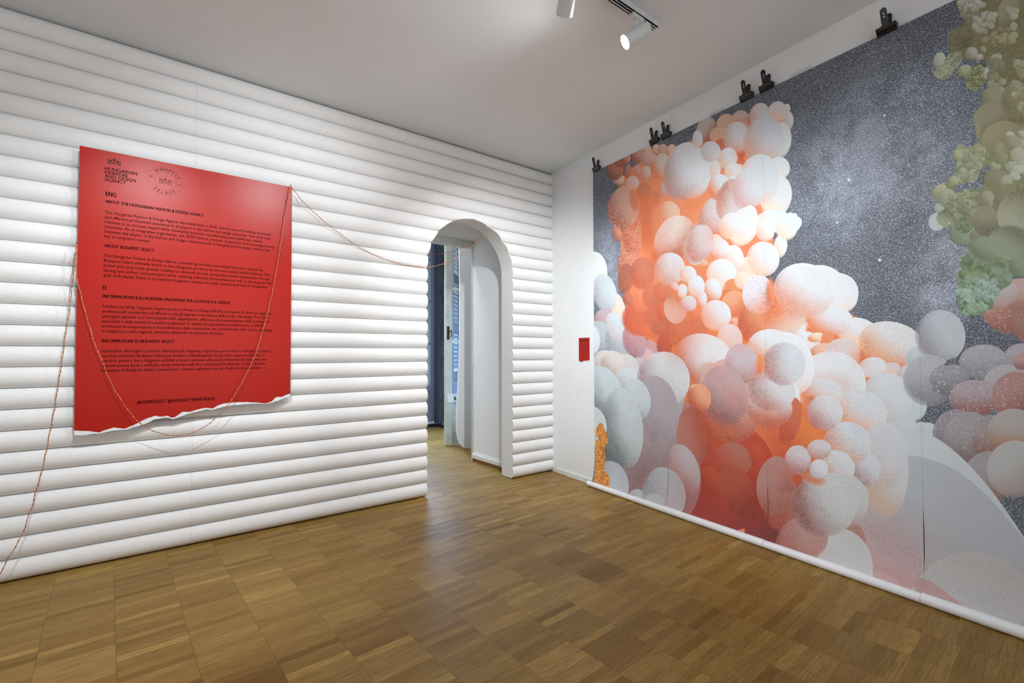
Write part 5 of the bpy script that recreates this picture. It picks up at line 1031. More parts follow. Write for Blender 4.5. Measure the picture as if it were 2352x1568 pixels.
(1,[3.284,2.063,3.329,2.069,3.32,2.043,3.362,2.048,3.362,2.018,3.333,2.024,3.3,1.989,3.282,1.963,3.254,1.983,3.213,1.975,3.192,1.989,3.201,2.014,3.249,2.008,3.283,2.009],0,(62,64,78),(76,78,92),0.9,4),
(0,[3.322,2.016,0.011,0.007,0.004,-0.009],(0.98,-0.17),(196,200,214),(206,216,222),0.2,0),
(0,[3.339,2.056,0.018,-0.002,0.002,-0.022],(0.82,-0.57),(150,160,122),(186,196,166),0.4,0),
(0,[3.139,2.0,0.027,0.021,0.014,-0.027],(1.0,-0.09),(158,162,118),(196,202,170),0.5,0),
(0,[3.127,1.853,0.032,-0.007,-0.001,-0.045],(0.71,-0.71),(206,214,222),(196,216,212),0.05,0),
(0,[3.138,1.919,0.019,-0.005,-0.0,-0.025],(0.71,-0.71),(176,186,172),(196,204,196),0.2,0),
(0,[3.167,1.96,0.037,-0.01,-0.001,-0.046],(0.71,-0.71),(150,158,120),(188,196,170),0.5,0),
(0,[3.269,1.888,0.011,-0.002,0.001,-0.012],(0.08,-1.0),(144,150,108),(188,196,160),0.42,6),
(0,[3.247,1.904,0.014,0.009,0.01,-0.025],(0.54,-0.84),(128,134,92),(172,180,144),0.42,6),
(0,[3.2,1.949,0.017,0.01,0.01,-0.025],(0.79,-0.61),(128,134,92),(172,180,144),0.42,6),
(0,[3.183,1.94,0.017,-0.001,0.002,-0.023],(0.16,-0.99),(127,133,91),(171,179,143),0.42,6),
(0,[3.22,1.918,0.015,-0.023,-0.015,-0.016],(0.02,-1.0),(132,138,96),(176,184,148),0.42,6),
(0,[3.209,1.952,0.016,-0.002,0.001,-0.022],(-0.41,-0.91),(128,134,92),(172,180,144),0.42,6),
(0,[3.242,1.889,0.013,-0.004,-0.001,-0.016],(0.29,-0.96),(137,143,101),(181,189,153),0.42,6),
(0,[3.22,1.926,0.009,0.006,0.007,-0.015],(0.1,-0.99),(140,146,104),(184,192,156),0.42,6),
(0,[3.271,1.878,0.016,-0.002,0.001,-0.02],(0.77,-0.64),(136,142,100),(180,188,152),0.42,6),
(0,[3.213,1.9,0.014,-0.014,-0.009,-0.019],(-0.86,-0.51),(136,142,100),(180,188,152),0.42,6),
(0,[3.268,1.942,0.019,-0.005,-0.0,-0.02],(-0.49,-0.87),(128,134,92),(172,180,144),0.42,6),
(0,[3.175,1.958,0.01,-0.009,-0.004,-0.01],(-0.82,-0.57),(145,151,109),(189,197,161),0.42,6),
(0,[3.221,1.959,0.011,0.0,0.002,-0.013],(0.55,-0.83),(134,140,98),(178,186,150),0.42,6),
(0,[3.265,1.903,0.014,-0.011,-0.005,-0.017],(-0.76,-0.65),(124,130,88),(168,176,140),0.42,6),
(0,[3.214,1.901,0.011,-0.004,-0.001,-0.011],(0.27,-0.96),(137,143,101),(181,189,153),0.42,6),
(0,[3.244,1.895,0.013,0.008,0.006,-0.015],(0.98,-0.21),(141,147,105),(185,193,157),0.42,6),
(0,[3.229,1.944,0.01,-0.011,-0.007,-0.014],(-0.17,-0.99),(131,137,95),(175,183,147),0.42,6),
(0,[3.263,1.902,0.009,-0.011,-0.007,-0.013],(-0.54,-0.84),(137,143,101),(181,189,153),0.42,6),
(0,[3.204,1.94,0.01,-0.008,-0.005,-0.013],(-0.8,-0.6),(134,140,98),(178,186,150),0.42,6),
(0,[3.226,1.912,0.012,0.013,0.01,-0.016],(0.29,-0.96),(136,142,100),(180,188,152),0.42,6),
(0,[3.191,1.958,0.012,0.013,0.014,-0.022],(0.91,-0.42),(142,148,106),(186,194,158),0.42,6),
(0,[3.221,1.909,0.013,0.002,0.003,-0.014],(0.62,-0.78),(128,134,92),(172,180,144),0.42,6),
(0,[3.24,1.963,0.01,-0.02,-0.009,-0.008],(-0.49,-0.87),(145,151,109),(189,197,161),0.42,6),
(0,[3.209,1.915,0.014,0.014,0.013,-0.022],(1.0,-0.02),(142,148,106),(186,194,158),0.42,6),
(0,[3.215,1.931,0.015,-0.018,-0.011,-0.017],(0.18,-0.98),(123,129,87),(167,175,139),0.42,6),
(0,[3.194,1.923,0.014,-0.006,-0.002,-0.014],(0.21,-0.98),(123,129,87),(167,175,139),0.42,6),
(0,[3.162,1.865,0.034,-0.008,-0.001,-0.042],(-0.34,0.94),(124,138,98),(164,174,134),0.6,0),
(0,[3.221,1.78,0.047,-0.01,-0.001,-0.063],(0.71,-0.71),(130,146,118),(162,176,154),0.3,0),
(0,[3.227,1.822,0.035,-0.008,-0.001,-0.047],(0.0,-1.0),(116,134,94),(150,166,126),0.9,6),
(0,[3.193,1.886,0.012,-0.014,-0.009,-0.013],(-0.58,-0.81),(114,122,84),(154,162,126),0.42,6),
(0,[3.205,1.893,0.018,-0.002,0.001,-0.026],(-0.42,-0.91),(131,139,101),(171,179,143),0.42,6),
(0,[3.249,1.858,0.016,-0.013,-0.008,-0.021],(-0.8,-0.6),(130,138,100),(170,178,142),0.42,6),
(0,[3.274,1.858,0.012,-0.01,-0.007,-0.018],(-0.82,-0.58),(116,124,86),(156,164,128),0.42,6),
(0,[3.254,1.879,0.01,-0.01,-0.005,-0.01],(-0.47,-0.88),(120,128,90),(160,168,132),0.42,6),
(0,[3.263,1.863,0.009,-0.016,-0.012,-0.011],(-0.98,-0.22),(137,145,107),(177,185,149),0.42,6),
(0,[3.241,1.854,0.008,-0.011,-0.007,-0.009],(-0.34,-0.94),(124,132,94),(164,172,136),0.42,6),
(0,[3.205,1.861,0.017,-0.006,-0.002,-0.018],(0.64,-0.77),(137,145,107),(177,185,149),0.42,6),
(0,[3.216,1.891,0.009,-0.015,-0.008,-0.008],(-0.0,-1.0),(117,125,87),(157,165,129),0.42,6),
(0,[3.242,1.868,0.01,-0.005,-0.002,-0.012],(0.13,-0.99),(117,125,87),(157,165,129),0.42,6),
(0,[3.231,1.898,0.013,0.005,0.006,-0.019],(-0.05,-1.0),(132,140,102),(172,180,144),0.42,6),
(0,[3.221,1.893,0.019,-0.004,0.0,-0.02],(0.39,-0.92),(115,123,85),(155,163,127),0.42,6),
(0,[3.262,1.839,0.01,0.005,0.005,-0.015],(0.96,-0.27),(133,141,103),(173,181,145),0.42,6),
(0,[3.211,1.858,0.012,-0.0,0.002,-0.019],(-0.34,-0.94),(132,140,102),(172,180,144),0.42,6),
(0,[3.242,1.918,0.018,-0.005,-0.0,-0.016],(0.71,-0.71),(150,158,124),(182,190,160),0.3,0),
(0,[3.242,1.917,0.005,-0.001,-0.0,-0.005],(0.71,-0.71),(96,102,80),(120,126,100),0,0),
(0,[3.281,1.752,0.038,-0.008,-0.001,-0.034],(0.71,-0.71),(136,134,110),(154,154,130),0.3,0),
(0,[3.338,1.996,0.043,-0.013,-0.001,-0.049],(0.71,-0.71),(140,136,100),(156,152,118),0.3,0),
(0,[3.354,2.108,0.029,-0.01,-0.001,-0.052],(0.71,-0.71),(146,148,108),(168,170,130),0.6,0),
(0,[3.301,1.816,0.046,-0.011,-0.001,-0.07],(0.0,-1.0),(130,124,96),(160,156,130),0.8,0),
(0,[3.309,1.925,0.024,-0.007,-0.001,-0.029],(0.71,-0.71),(150,148,120),(178,178,154),0.2,0),
(0,[3.317,1.892,0.01,-0.003,-0.0,-0.023],(0.71,-0.71),(150,148,120),(172,172,148),0.2,0),
(0,[3.401,2.034,0.015,0.013,0.009,-0.019],(1.0,-0.08),(161,155,115),(211,213,189),0.2,0),
(0,[3.398,2.137,0.017,0.005,0.005,-0.02],(0.41,-0.91),(155,149,109),(205,207,183),0.2,0),
(0,[3.409,2.097,0.023,-0.022,-0.011,-0.033],(0.39,-0.92),(148,142,102),(198,200,176),0.2,0),
(0,[3.431,2.103,0.023,-0.005,0.002,-0.03],(0.11,-0.99),(154,148,108),(204,206,182),0.2,0),
(0,[3.426,2.087,0.02,0.014,0.012,-0.029],(0.99,-0.14),(141,135,95),(191,193,169),0.2,0),
(0,[3.414,2.151,0.012,0.011,0.009,-0.017],(0.89,-0.46),(146,140,100),(196,198,174),0.2,0),
(0,[3.423,2.168,0.016,-0.003,0.001,-0.019],(0.8,-0.6),(151,145,105),(201,203,179),0.2,0),
(0,[3.39,2.177,0.014,-0.016,-0.006,-0.013],(-0.48,-0.88),(157,151,111),(207,209,185),0.2,0),
(0,[3.427,2.104,0.018,0.013,0.014,-0.032],(0.12,-0.99),(141,135,95),(191,193,169),0.2,0),
(0,[3.409,2.087,0.015,-0.03,-0.017,-0.017],(-0.97,-0.23),(151,145,105),(201,203,179),0.2,0),
(0,[3.416,2.117,0.02,-0.009,-0.002,-0.033],(-0.54,-0.84),(158,152,112),(208,210,186),0.2,0),
(0,[3.421,2.01,0.021,0.017,0.016,-0.035],(0.62,-0.78),(144,138,98),(194,196,172),0.2,0),
(0,[3.423,2.018,0.026,-0.01,-0.002,-0.04],(0.67,-0.74),(146,140,100),(196,198,174),0.2,0),
(0,[3.395,2.115,0.028,-0.004,0.004,-0.042],(0.49,-0.87),(150,144,104),(200,202,178),0.2,0),
(0,[3.396,2.137,0.028,0.0,0.005,-0.034],(0.87,-0.5),(150,146,110),(176,174,142),0.2,0),
(0,[3.411,2.084,0.024,-0.002,0.003,-0.033],(0.82,-0.57),(180,180,152),(196,198,178),0.1,0),
(0,[3.389,2.039,0.019,-0.002,0.002,-0.023],(0.82,-0.57),(170,170,140),(188,190,166),0.1,0),
(0,[3.412,2.017,0.023,0.004,0.004,-0.02],(0.91,-0.42),(184,194,172),(204,210,196),0.1,0),
(0,[3.399,1.992,0.018,-0.015,-0.005,-0.015],(0.42,-0.91),(176,186,162),(200,208,190),0.1,0),
(0,[3.373,1.978,0.016,-0.018,-0.011,-0.022],(0.26,-0.97),(170,168,136),(186,184,154),0.1,0),
(0,[3.368,1.897,0.034,-0.027,-0.019,-0.065],(0.42,-0.91),(136,132,98),(150,146,112),0.3,0),
(0,[3.377,1.691,0.067,-0.039,-0.015,-0.069],(-0.71,-0.71),(134,140,108),(160,164,138),0.8,0),
(0,[3.299,1.687,0.053,-0.01,-0.001,-0.057],(0.71,-0.71),(128,138,108),(152,162,136),0.5,0),
(0,[3.432,1.818,0.09,0.012,0.019,-0.117],(-0.82,0.57),(136,132,94),(178,182,156),0.9,0),
(0,[3.31,1.579,0.013,-0.009,-0.005,-0.017],(-0.76,-0.65),(93,115,75),(133,153,115),0.42,6),
(0,[3.321,1.613,0.013,-0.01,-0.007,-0.019],(-0.43,-0.9),(95,117,77),(135,155,117),0.42,6),
(0,[3.349,1.625,0.018,-0.002,0.0,-0.022],(0.74,-0.68),(110,132,92),(150,170,132),0.42,6),
(0,[3.25,1.581,0.014,0.01,0.008,-0.018],(0.81,-0.58),(103,125,85),(143,163,125),0.42,6),
(0,[3.311,1.557,0.019,-0.024,-0.019,-0.028],(0.09,-1.0),(102,124,84),(142,162,124),0.42,6),
(0,[3.305,1.574,0.018,0.013,0.01,-0.023],(0.07,-1.0),(108,130,90),(148,168,130),0.42,6),
(0,[3.272,1.56,0.014,0.003,0.003,-0.021],(0.85,-0.52),(100,122,82),(140,160,122),0.42,6),
(0,[3.315,1.605,0.023,-0.02,-0.011,-0.028],(-0.84,-0.55),(102,124,84),(142,162,124),0.42,6),
(0,[3.34,1.6,0.02,0.017,0.011,-0.025],(0.59,-0.81),(104,126,86),(144,164,126),0.42,6),
(0,[3.245,1.575,0.025,-0.017,-0.008,-0.025],(-0.02,-1.0),(102,124,84),(142,162,124),0.42,6),
(0,[3.237,1.623,0.014,-0.0,0.001,-0.019],(0.78,-0.62),(101,123,83),(141,161,123),0.42,6),
(0,[3.233,1.634,0.019,-0.032,-0.019,-0.019],(-0.98,-0.2),(92,114,74),(132,152,114),0.42,6),
(0,[3.237,1.626,0.021,-0.008,-0.005,-0.033],(-0.64,-0.77),(109,131,91),(149,169,131),0.42,6),
(0,[3.234,1.646,0.023,-0.007,-0.003,-0.026],(-0.12,-0.99),(95,117,77),(135,155,117),0.42,6),
(0,[3.271,1.593,0.023,-0.013,-0.007,-0.027],(-0.31,-0.95),(108,130,90),(148,168,130),0.42,6),
(0,[3.314,1.594,0.014,0.019,0.013,-0.019],(0.31,-0.95),(100,122,82),(140,160,122),0.42,6),
(0,[3.271,1.567,0.019,0.01,0.01,-0.03],(0.45,-0.89),(110,132,92),(150,170,132),0.42,6),
(0,[3.323,1.574,0.013,0.003,0.003,-0.015],(-0.26,-0.97),(105,127,87),(145,165,127),0.42,6),
(0,[3.289,1.694,0.043,-0.019,-0.006,-0.043],(0.57,-0.82),(124,134,108),(152,162,140),0.3,0),
(0,[3.38,1.704,0.069,-0.031,-0.011,-0.074],(-0.5,0.87),(124,132,98),(160,170,144),0.7,0),
(0,[3.402,1.591,0.031,-0.005,-0.001,-0.044],(0.71,-0.71),(120,136,104),(148,162,134),0.3,0),
(0,[3.339,1.597,0.024,-0.004,-0.001,-0.032],(-0.34,0.94),(112,134,100),(150,170,146),0.5,0),
(0,[3.275,1.589,0.021,-0.003,-0.001,-0.033],(-0.34,0.94),(108,130,80),(150,170,128),0.5,0),
(0,[3.226,1.581,0.023,-0.014,-0.007,-0.023],(0.42,-0.91),(104,120,80),(144,158,120),0.4,0),
(0,[3.297,1.563,0.014,-0.012,-0.006,-0.013],(-0.86,-0.51),(117,143,105),(161,187,161),0.42,6),
(0,[3.271,1.524,0.019,0.006,0.005,-0.022],(0.31,-0.95),(121,147,109),(165,191,165),0.42,6),
(0,[3.277,1.551,0.014,-0.012,-0.006,-0.014],(-0.46,-0.89),(122,148,110),(166,192,166),0.42,6),
(0,[3.289,1.562,0.014,-0.005,-0.002,-0.016],(0.61,-0.8),(111,137,99),(155,181,155),0.42,6),
(0,[3.241,1.556,0.018,-0.008,-0.005,-0.022],(0.52,-0.86),(118,144,106),(162,188,162),0.42,6),
(0,[3.298,1.56,0.01,-0.012,-0.006,-0.01],(0.15,-0.99),(116,142,104),(160,186,160),0.42,6),
(0,[3.292,1.546,0.014,0.0,0.001,-0.018],(-0.4,-0.92),(116,142,104),(160,186,160),0.42,6),
(0,[3.273,1.526,0.011,-0.002,-0.001,-0.012],(-0.53,-0.85),(105,131,93),(149,175,149),0.42,6),
(0,[3.246,1.524,0.01,-0.005,-0.003,-0.012],(0.07,-1.0),(127,153,115),(171,197,171),0.42,6),
(0,[3.236,1.546,0.016,-0.008,-0.004,-0.014],(-0.73,-0.68),(110,136,98),(154,180,154),0.42,6),
(0,[3.279,1.536,0.013,-0.012,-0.008,-0.017],(-0.88,-0.48),(114,140,102),(158,184,158),0.42,6),
(0,[3.224,1.547,0.011,0.01,0.007,-0.012],(0.99,-0.12),(105,131,93),(149,175,149),0.42,6),
(0,[3.231,1.524,0.009,0.005,0.003,-0.009],(0.96,-0.28),(118,144,106),(162,188,162),0.42,6),
(0,[3.261,1.544,0.012,0.006,0.006,-0.019],(0.41,-0.91),(110,136,98),(154,180,154),0.42,6),
(0,[3.241,1.546,0.008,0.009,0.008,-0.011],(0.91,-0.42),(122,148,110),(166,192,166),0.42,6),
(0,[3.256,1.552,0.013,-0.016,-0.009,-0.013],(-0.34,-0.94),(121,147,109),(165,191,165),0.42,6),
(0,[3.276,1.525,0.013,0.002,0.002,-0.018],(-0.34,-0.94),(137,173,147),(181,205,197),0.42,6),
(0,[3.3,1.461,0.01,-0.012,-0.006,-0.01],(-0.93,-0.37),(139,175,149),(183,207,199),0.42,6),
(0,[3.324,1.476,0.011,0.01,0.005,-0.011],(0.11,-0.99),(134,170,144),(178,202,194),0.42,6),
(0,[3.301,1.528,0.013,-0.004,-0.002,-0.017],(0.23,-0.97),(135,171,145),(179,203,195),0.42,6),
(0,[3.27,1.503,0.014,-0.007,-0.004,-0.018],(0.06,-1.0),(141,177,151),(185,209,201),0.42,6),
(0,[3.323,1.47,0.009,-0.007,-0.005,-0.015],(-0.81,-0.59),(150,186,160),(194,218,210),0.42,6),
(0,[3.272,1.48,0.009,-0.016,-0.01,-0.011],(-0.48,-0.88),(128,164,138),(172,196,188),0.42,6),
(0,[3.308,1.496,0.009,-0.015,-0.012,-0.013],(-0.48,-0.88),(142,178,152),(186,210,202),0.42,6),
(0,[3.33,1.493,0.01,0.013,0.01,-0.016],(0.25,-0.97),(140,176,150),(184,208,200),0.42,6),
(0,[3.325,1.535,0.01,-0.015,-0.01,-0.012],(-0.97,-0.25),(136,172,146),(180,204,196),0.42,6),
(0,[3.275,1.532,0.01,-0.008,-0.006,-0.015],(-0.44,-0.9),(143,179,153),(187,211,203),0.42,6),
(0,[3.324,1.515,0.008,-0.006,-0.003,-0.008],(-0.06,-1.0),(146,182,156),(190,214,206),0.42,6),
(0,[3.273,1.484,0.007,-0.008,-0.004,-0.007],(0.15,-0.99),(147,183,157),(191,215,207),0.42,6),
(0,[3.305,1.504,0.016,-0.003,-0.002,-0.022],(-0.07,-1.0),(144,180,154),(188,212,204),0.42,6),
(0,[3.285,1.483,0.009,-0.008,-0.006,-0.014],(-0.13,-0.99),(135,171,145),(179,203,195),0.42,6),
(0,[3.299,1.514,0.01,-0.01,-0.005,-0.01],(0.21,-0.98),(130,166,140),(174,198,190),0.42,6),
(0,[3.332,1.484,0.008,0.005,0.004,-0.012],(0.72,-0.69),(134,170,144),(178,202,194),0.42,6),
(0,[3.324,1.495,0.011,-0.005,-0.003,-0.014],(-0.22,-0.97),(132,168,142),(176,200,192),0.42,6),
(0,[3.301,1.467,0.011,-0.003,-0.002,-0.015],(0.22,-0.98),(142,178,152),(186,210,202),0.42,6),
(0,[3.322,1.502,0.011,0.01,0.007,-0.013],(0.84,-0.54),(135,171,145),(179,203,195),0.42,6),
(0,[3.237,1.478,0.011,0.004,0.004,-0.015],(-0.18,-0.98),(139,173,149),(183,207,191),0.42,6),
(0,[3.248,1.487,0.009,0.004,0.004,-0.013],(0.39,-0.92),(145,179,155),(189,213,197),0.42,6),
(0,[3.245,1.471,0.015,0.007,0.005,-0.016],(0.92,-0.38),(128,162,138),(172,196,180),0.42,6),
(0,[3.238,1.493,0.012,-0.016,-0.012,-0.016],(-0.95,-0.31),(142,176,152),(186,210,194),0.42,6),
(0,[3.207,1.507,0.011,-0.007,-0.003,-0.011],(-0.76,-0.65),(143,177,153),(187,211,195),0.42,6),
(0,[3.212,1.506,0.012,-0.005,-0.002,-0.013],(0.56,-0.83),(140,174,150),(184,208,192),0.42,6),
(0,[3.225,1.503,0.013,-0.01,-0.006,-0.015],(-0.12,-0.99),(144,178,154),(188,212,196),0.42,6),
(0,[3.246,1.458,0.008,0.007,0.005,-0.012],(0.98,-0.2),(135,169,145),(179,203,187),0.42,6),
(0,[3.223,1.484,0.015,-0.002,-0.001,-0.014],(-0.54,-0.84),(135,169,145),(179,203,187),0.42,6),
(0,[3.236,1.471,0.011,-0.007,-0.005,-0.016],(-0.0,-1.0),(143,177,153),(187,211,195),0.42,6),
(0,[3.199,1.502,0.009,-0.011,-0.008,-0.011],(-0.35,-0.94),(134,168,144),(178,202,186),0.42,6),
(0,[3.248,1.453,0.014,-0.003,-0.001,-0.015],(-0.09,-1.0),(141,175,151),(185,209,193),0.42,6),
(0,[3.23,1.463,0.01,0.001,0.001,-0.013],(0.18,-0.98),(140,174,150),(184,208,192),0.42,6),
(0,[3.24,1.458,0.007,0.008,0.007,-0.011],(0.23,-0.97),(149,183,159),(193,217,201),0.42,6),
(0,[3.288,1.428,0.012,-0.005,-0.002,-0.012],(0.52,-0.85),(128,164,126),(174,202,182),0.42,6),
(0,[3.228,1.404,0.008,0.011,0.01,-0.012],(0.75,-0.66),(133,169,131),(179,207,187),0.42,6),
(0,[3.261,1.433,0.008,0.005,0.003,-0.008],(0.96,-0.3),(135,171,133),(181,209,189),0.42,6),
(0,[3.274,1.43,0.011,-0.007,-0.005,-0.015],(-0.38,-0.92),(130,166,128),(176,204,184),0.42,6),
(0,[3.282,1.442,0.008,0.006,0.003,-0.008],(0.01,-1.0),(131,167,129),(177,205,185),0.42,6),
(0,[3.279,1.411,0.014,0.007,0.004,-0.014],(0.7,-0.72),(122,158,120),(168,196,176),0.42,6),
(0,[3.257,1.406,0.013,-0.013,-0.007,-0.014],(-0.23,-0.97),(121,157,119),(167,195,175),0.42,6),
(0,[3.287,1.413,0.01,-0.004,-0.002,-0.01],(-0.23,-0.97),(119,155,117),(165,193,173),0.42,6),
(0,[3.272,1.41,0.01,0.002,0.002,-0.016],(0.21,-0.98),(120,156,118),(166,194,174),0.42,6),
(0,[3.279,1.414,0.011,0.005,0.003,-0.011],(0.93,-0.38),(133,169,131),(179,207,187),0.42,6),
(0,[3.257,1.437,0.01,-0.011,-0.008,-0.012],(0.11,-0.99),(126,162,124),(172,200,180),0.42,6),
(0,[3.297,1.426,0.006,-0.01,-0.006,-0.006],(-0.98,-0.18),(140,176,138),(186,214,194),0.42,6),
(0,[3.218,1.452,0.007,0.008,0.007,-0.01],(0.25,-0.97),(123,159,121),(169,197,177),0.42,6),
(0,[3.238,1.423,0.011,0.002,0.002,-0.017],(0.84,-0.54),(125,161,123),(171,199,179),0.42,6),
(0,[3.28,1.443,0.01,-0.007,-0.003,-0.009],(0.37,-0.93),(129,165,127),(175,203,183),0.42,6),
(0,[3.271,1.421,0.007,-0.007,-0.005,-0.01],(-0.26,-0.97),(118,154,116),(164,192,172),0.42,6),
(0,[3.24,1.413,0.012,0.006,0.004,-0.013],(0.93,-0.36),(127,163,125),(173,201,181),0.42,6),
(0,[3.281,1.414,0.007,0.007,0.006,-0.011],(0.16,-0.99),(119,155,117),(165,193,173),0.42,6),
(0,[3.283,1.529,0.02,-0.002,-0.0,-0.023],(0.71,-0.71),(140,172,150),(180,200,190),0.3,0),
(0,[3.283,1.529,0.005,-0.001,-0.0,-0.006],(0.71,-0.71),(96,130,108),(120,150,130),0,0),
(0,[3.368,1.537,0.016,-0.002,-0.0,-0.019],(0.71,-0.71),(116,142,104),(150,172,146),0.4,0),
(0,[3.224,1.452,0.009,0.003,0.002,-0.009],(0.91,-0.42),(84,110,96),(110,140,120),0.2,0),
(0,[3.227,1.412,0.004,-0.0,-0.0,-0.005],(0.71,-0.71),(84,110,96),(110,140,120),0,0),
(0,[2.754,2.175,0.009,-0.003,-0.0,-0.01],(0.71,-0.71),(226,236,250),(236,244,255),0,0),
(0,[2.89,1.707,0.007,-0.001,-0.0,-0.008],(0.71,-0.71),(226,236,250),(236,244,255),0,0),
(0,[2.924,2.464,0.006,-0.002,-0.0,-0.007],(0.71,-0.71),(226,236,250),(236,244,255),0,0),
(0,[2.691,1.952,0.005,-0.001,-0.0,-0.006],(0.71,-0.71),(226,236,250),(236,244,255),0,0),
(0,[3.211,1.654,0.003,-0.001,-0.0,-0.004],(0.71,-0.71),(226,236,250),(236,244,255),0,0),
(0,[3.023,2.166,0.004,-0.001,-0.0,-0.004],(0.71,-0.71),(226,236,250),(236,244,255),0,0),
(0,[3.175,1.838,0.003,-0.001,-0.0,-0.004],(0.71,-0.71),(226,236,250),(236,244,255),0,0),
(0,[3.247,1.44,0.002,-0.0,-0.0,-0.003],(0.71,-0.71),(226,236,250),(236,244,255),0,0)]
mu=empty('hanging_mural',(0,0,0),RZ2)
tag(mu,'huge mural print of pale and orange bubble forms against grey starry dust','mural')
SX=[.648,1.487,2.268,3.052,3.84]; ZB,ZTOP=.036,2.896
def bend(z): return -.020-.052*max(0,(.26-z)/.26)**2
def gap(z,k):
    lo,hi=((.09,.36),(.10,.42),(.14,.46))[k]
    return .0006+.0042*max(0,math.sin(math.pi*(z-lo)/(hi-lo)))**.8 if lo<z<hi else .0006
zs=[ZB,.06,.09,.12,.15,.18,.22,.26,.30,.34,.38,.42,.46,.9,1.5,2.2,ZTOP]
V2=[];E2=[];F2=[];info=[]
for i in range(4):
    L=[(SX[i]+(gap(z,i-1)*.5 if i else 0),z) for z in zs]; Rr=[(SX[i+1]-(gap(z,i)*.5 if i<3 else 0),z) for z in zs]
    b=len(V2); V2+=[Vector(p) for p in L]+[Vector(p) for p in Rr[::-1]]; n=len(zs)*2
    F2.append(list(range(b,b+n))[::-1]); info.append(('strip',i))
for z in zs[1:9]:
    b=len(V2); V2+=[Vector((SX[0]-.01,z)),Vector((SX[4]+.01,z))]; E2.append((b,b+1))
geo={}
for bi,(kd,g,tt,A,B,spk,ty) in enumerate(BLOBS):
    if kd==0:
        cx0,cz0,ux,uz,vx,vz=g; rmax=max(math.hypot(ux,uz),math.hypot(vx,vz))
        if cx0+rmax<SX[0] or cx0-rmax>SX[4] or cz0-rmax>ZTOP or cz0+rmax<ZB: continue
        n=14 if rmax<.03 else (22 if rmax<.08 else 34)
        pts=[Vector((cx0+ux*math.cos(a)+vx*math.sin(a),cz0+uz*math.cos(a)+vz*math.sin(a))) for a in (2*math.pi*k/n for k in range(n))]
    else:
        pts=[Vector((g[i],g[i+1])) for i in range(0,len(g),2)]
        P3=[]   # round the outline (Chaikin)
        for _ in range(2):
            P3=[]
            for i in range(len(pts)):
                a,b2=pts[i],pts[(i+1)%len(pts)]; P3+=[a*.75+b2*.25,a*.25+b2*.75]
            pts=P3
    area=sum(pts[i].cross(pts[(i+1)%len(pts)]) if hasattr(pts[i],'cross') else 0 for i in range(len(pts))) if False else sum(pts[i].x*pts[(i+1)%len(pts)].y-pts[(i+1)%len(pts)].x*pts[i].y for i in range(len(pts)))
    if area<0: pts=pts[::-1]
    b=len(V2); V2+=pts; F2.append(list(range(b,b+len(pts)))); geo[len(info)]=bi; info.append(('blob',bi))
res=delaunay_2d_cdt(V2,E2,F2,0,1e-6,True)
rv,re_,rf,ov,oe,of=res
strip_f=[[] for _ in range(4)]
for f,orig in zip(rf,of):
    si=[k for k in orig if k<4]
    cz=sum(rv[k].y for k in f)/len(f); cx_=sum(rv[k].x for k in f)/len(f)
    if cz<ZB or cz>ZTOP or cx_<SX[0] or cx_>SX[4] or not si: continue
    bl=sorted((k for k in orig if k>=4),reverse=True); top=(bl[0] if bl else -1, bl[1] if len(bl)>1 else -1)
    strip_f[si[0]].append((tuple(f),top))
def hashr(i): return (i*0.61803)%1
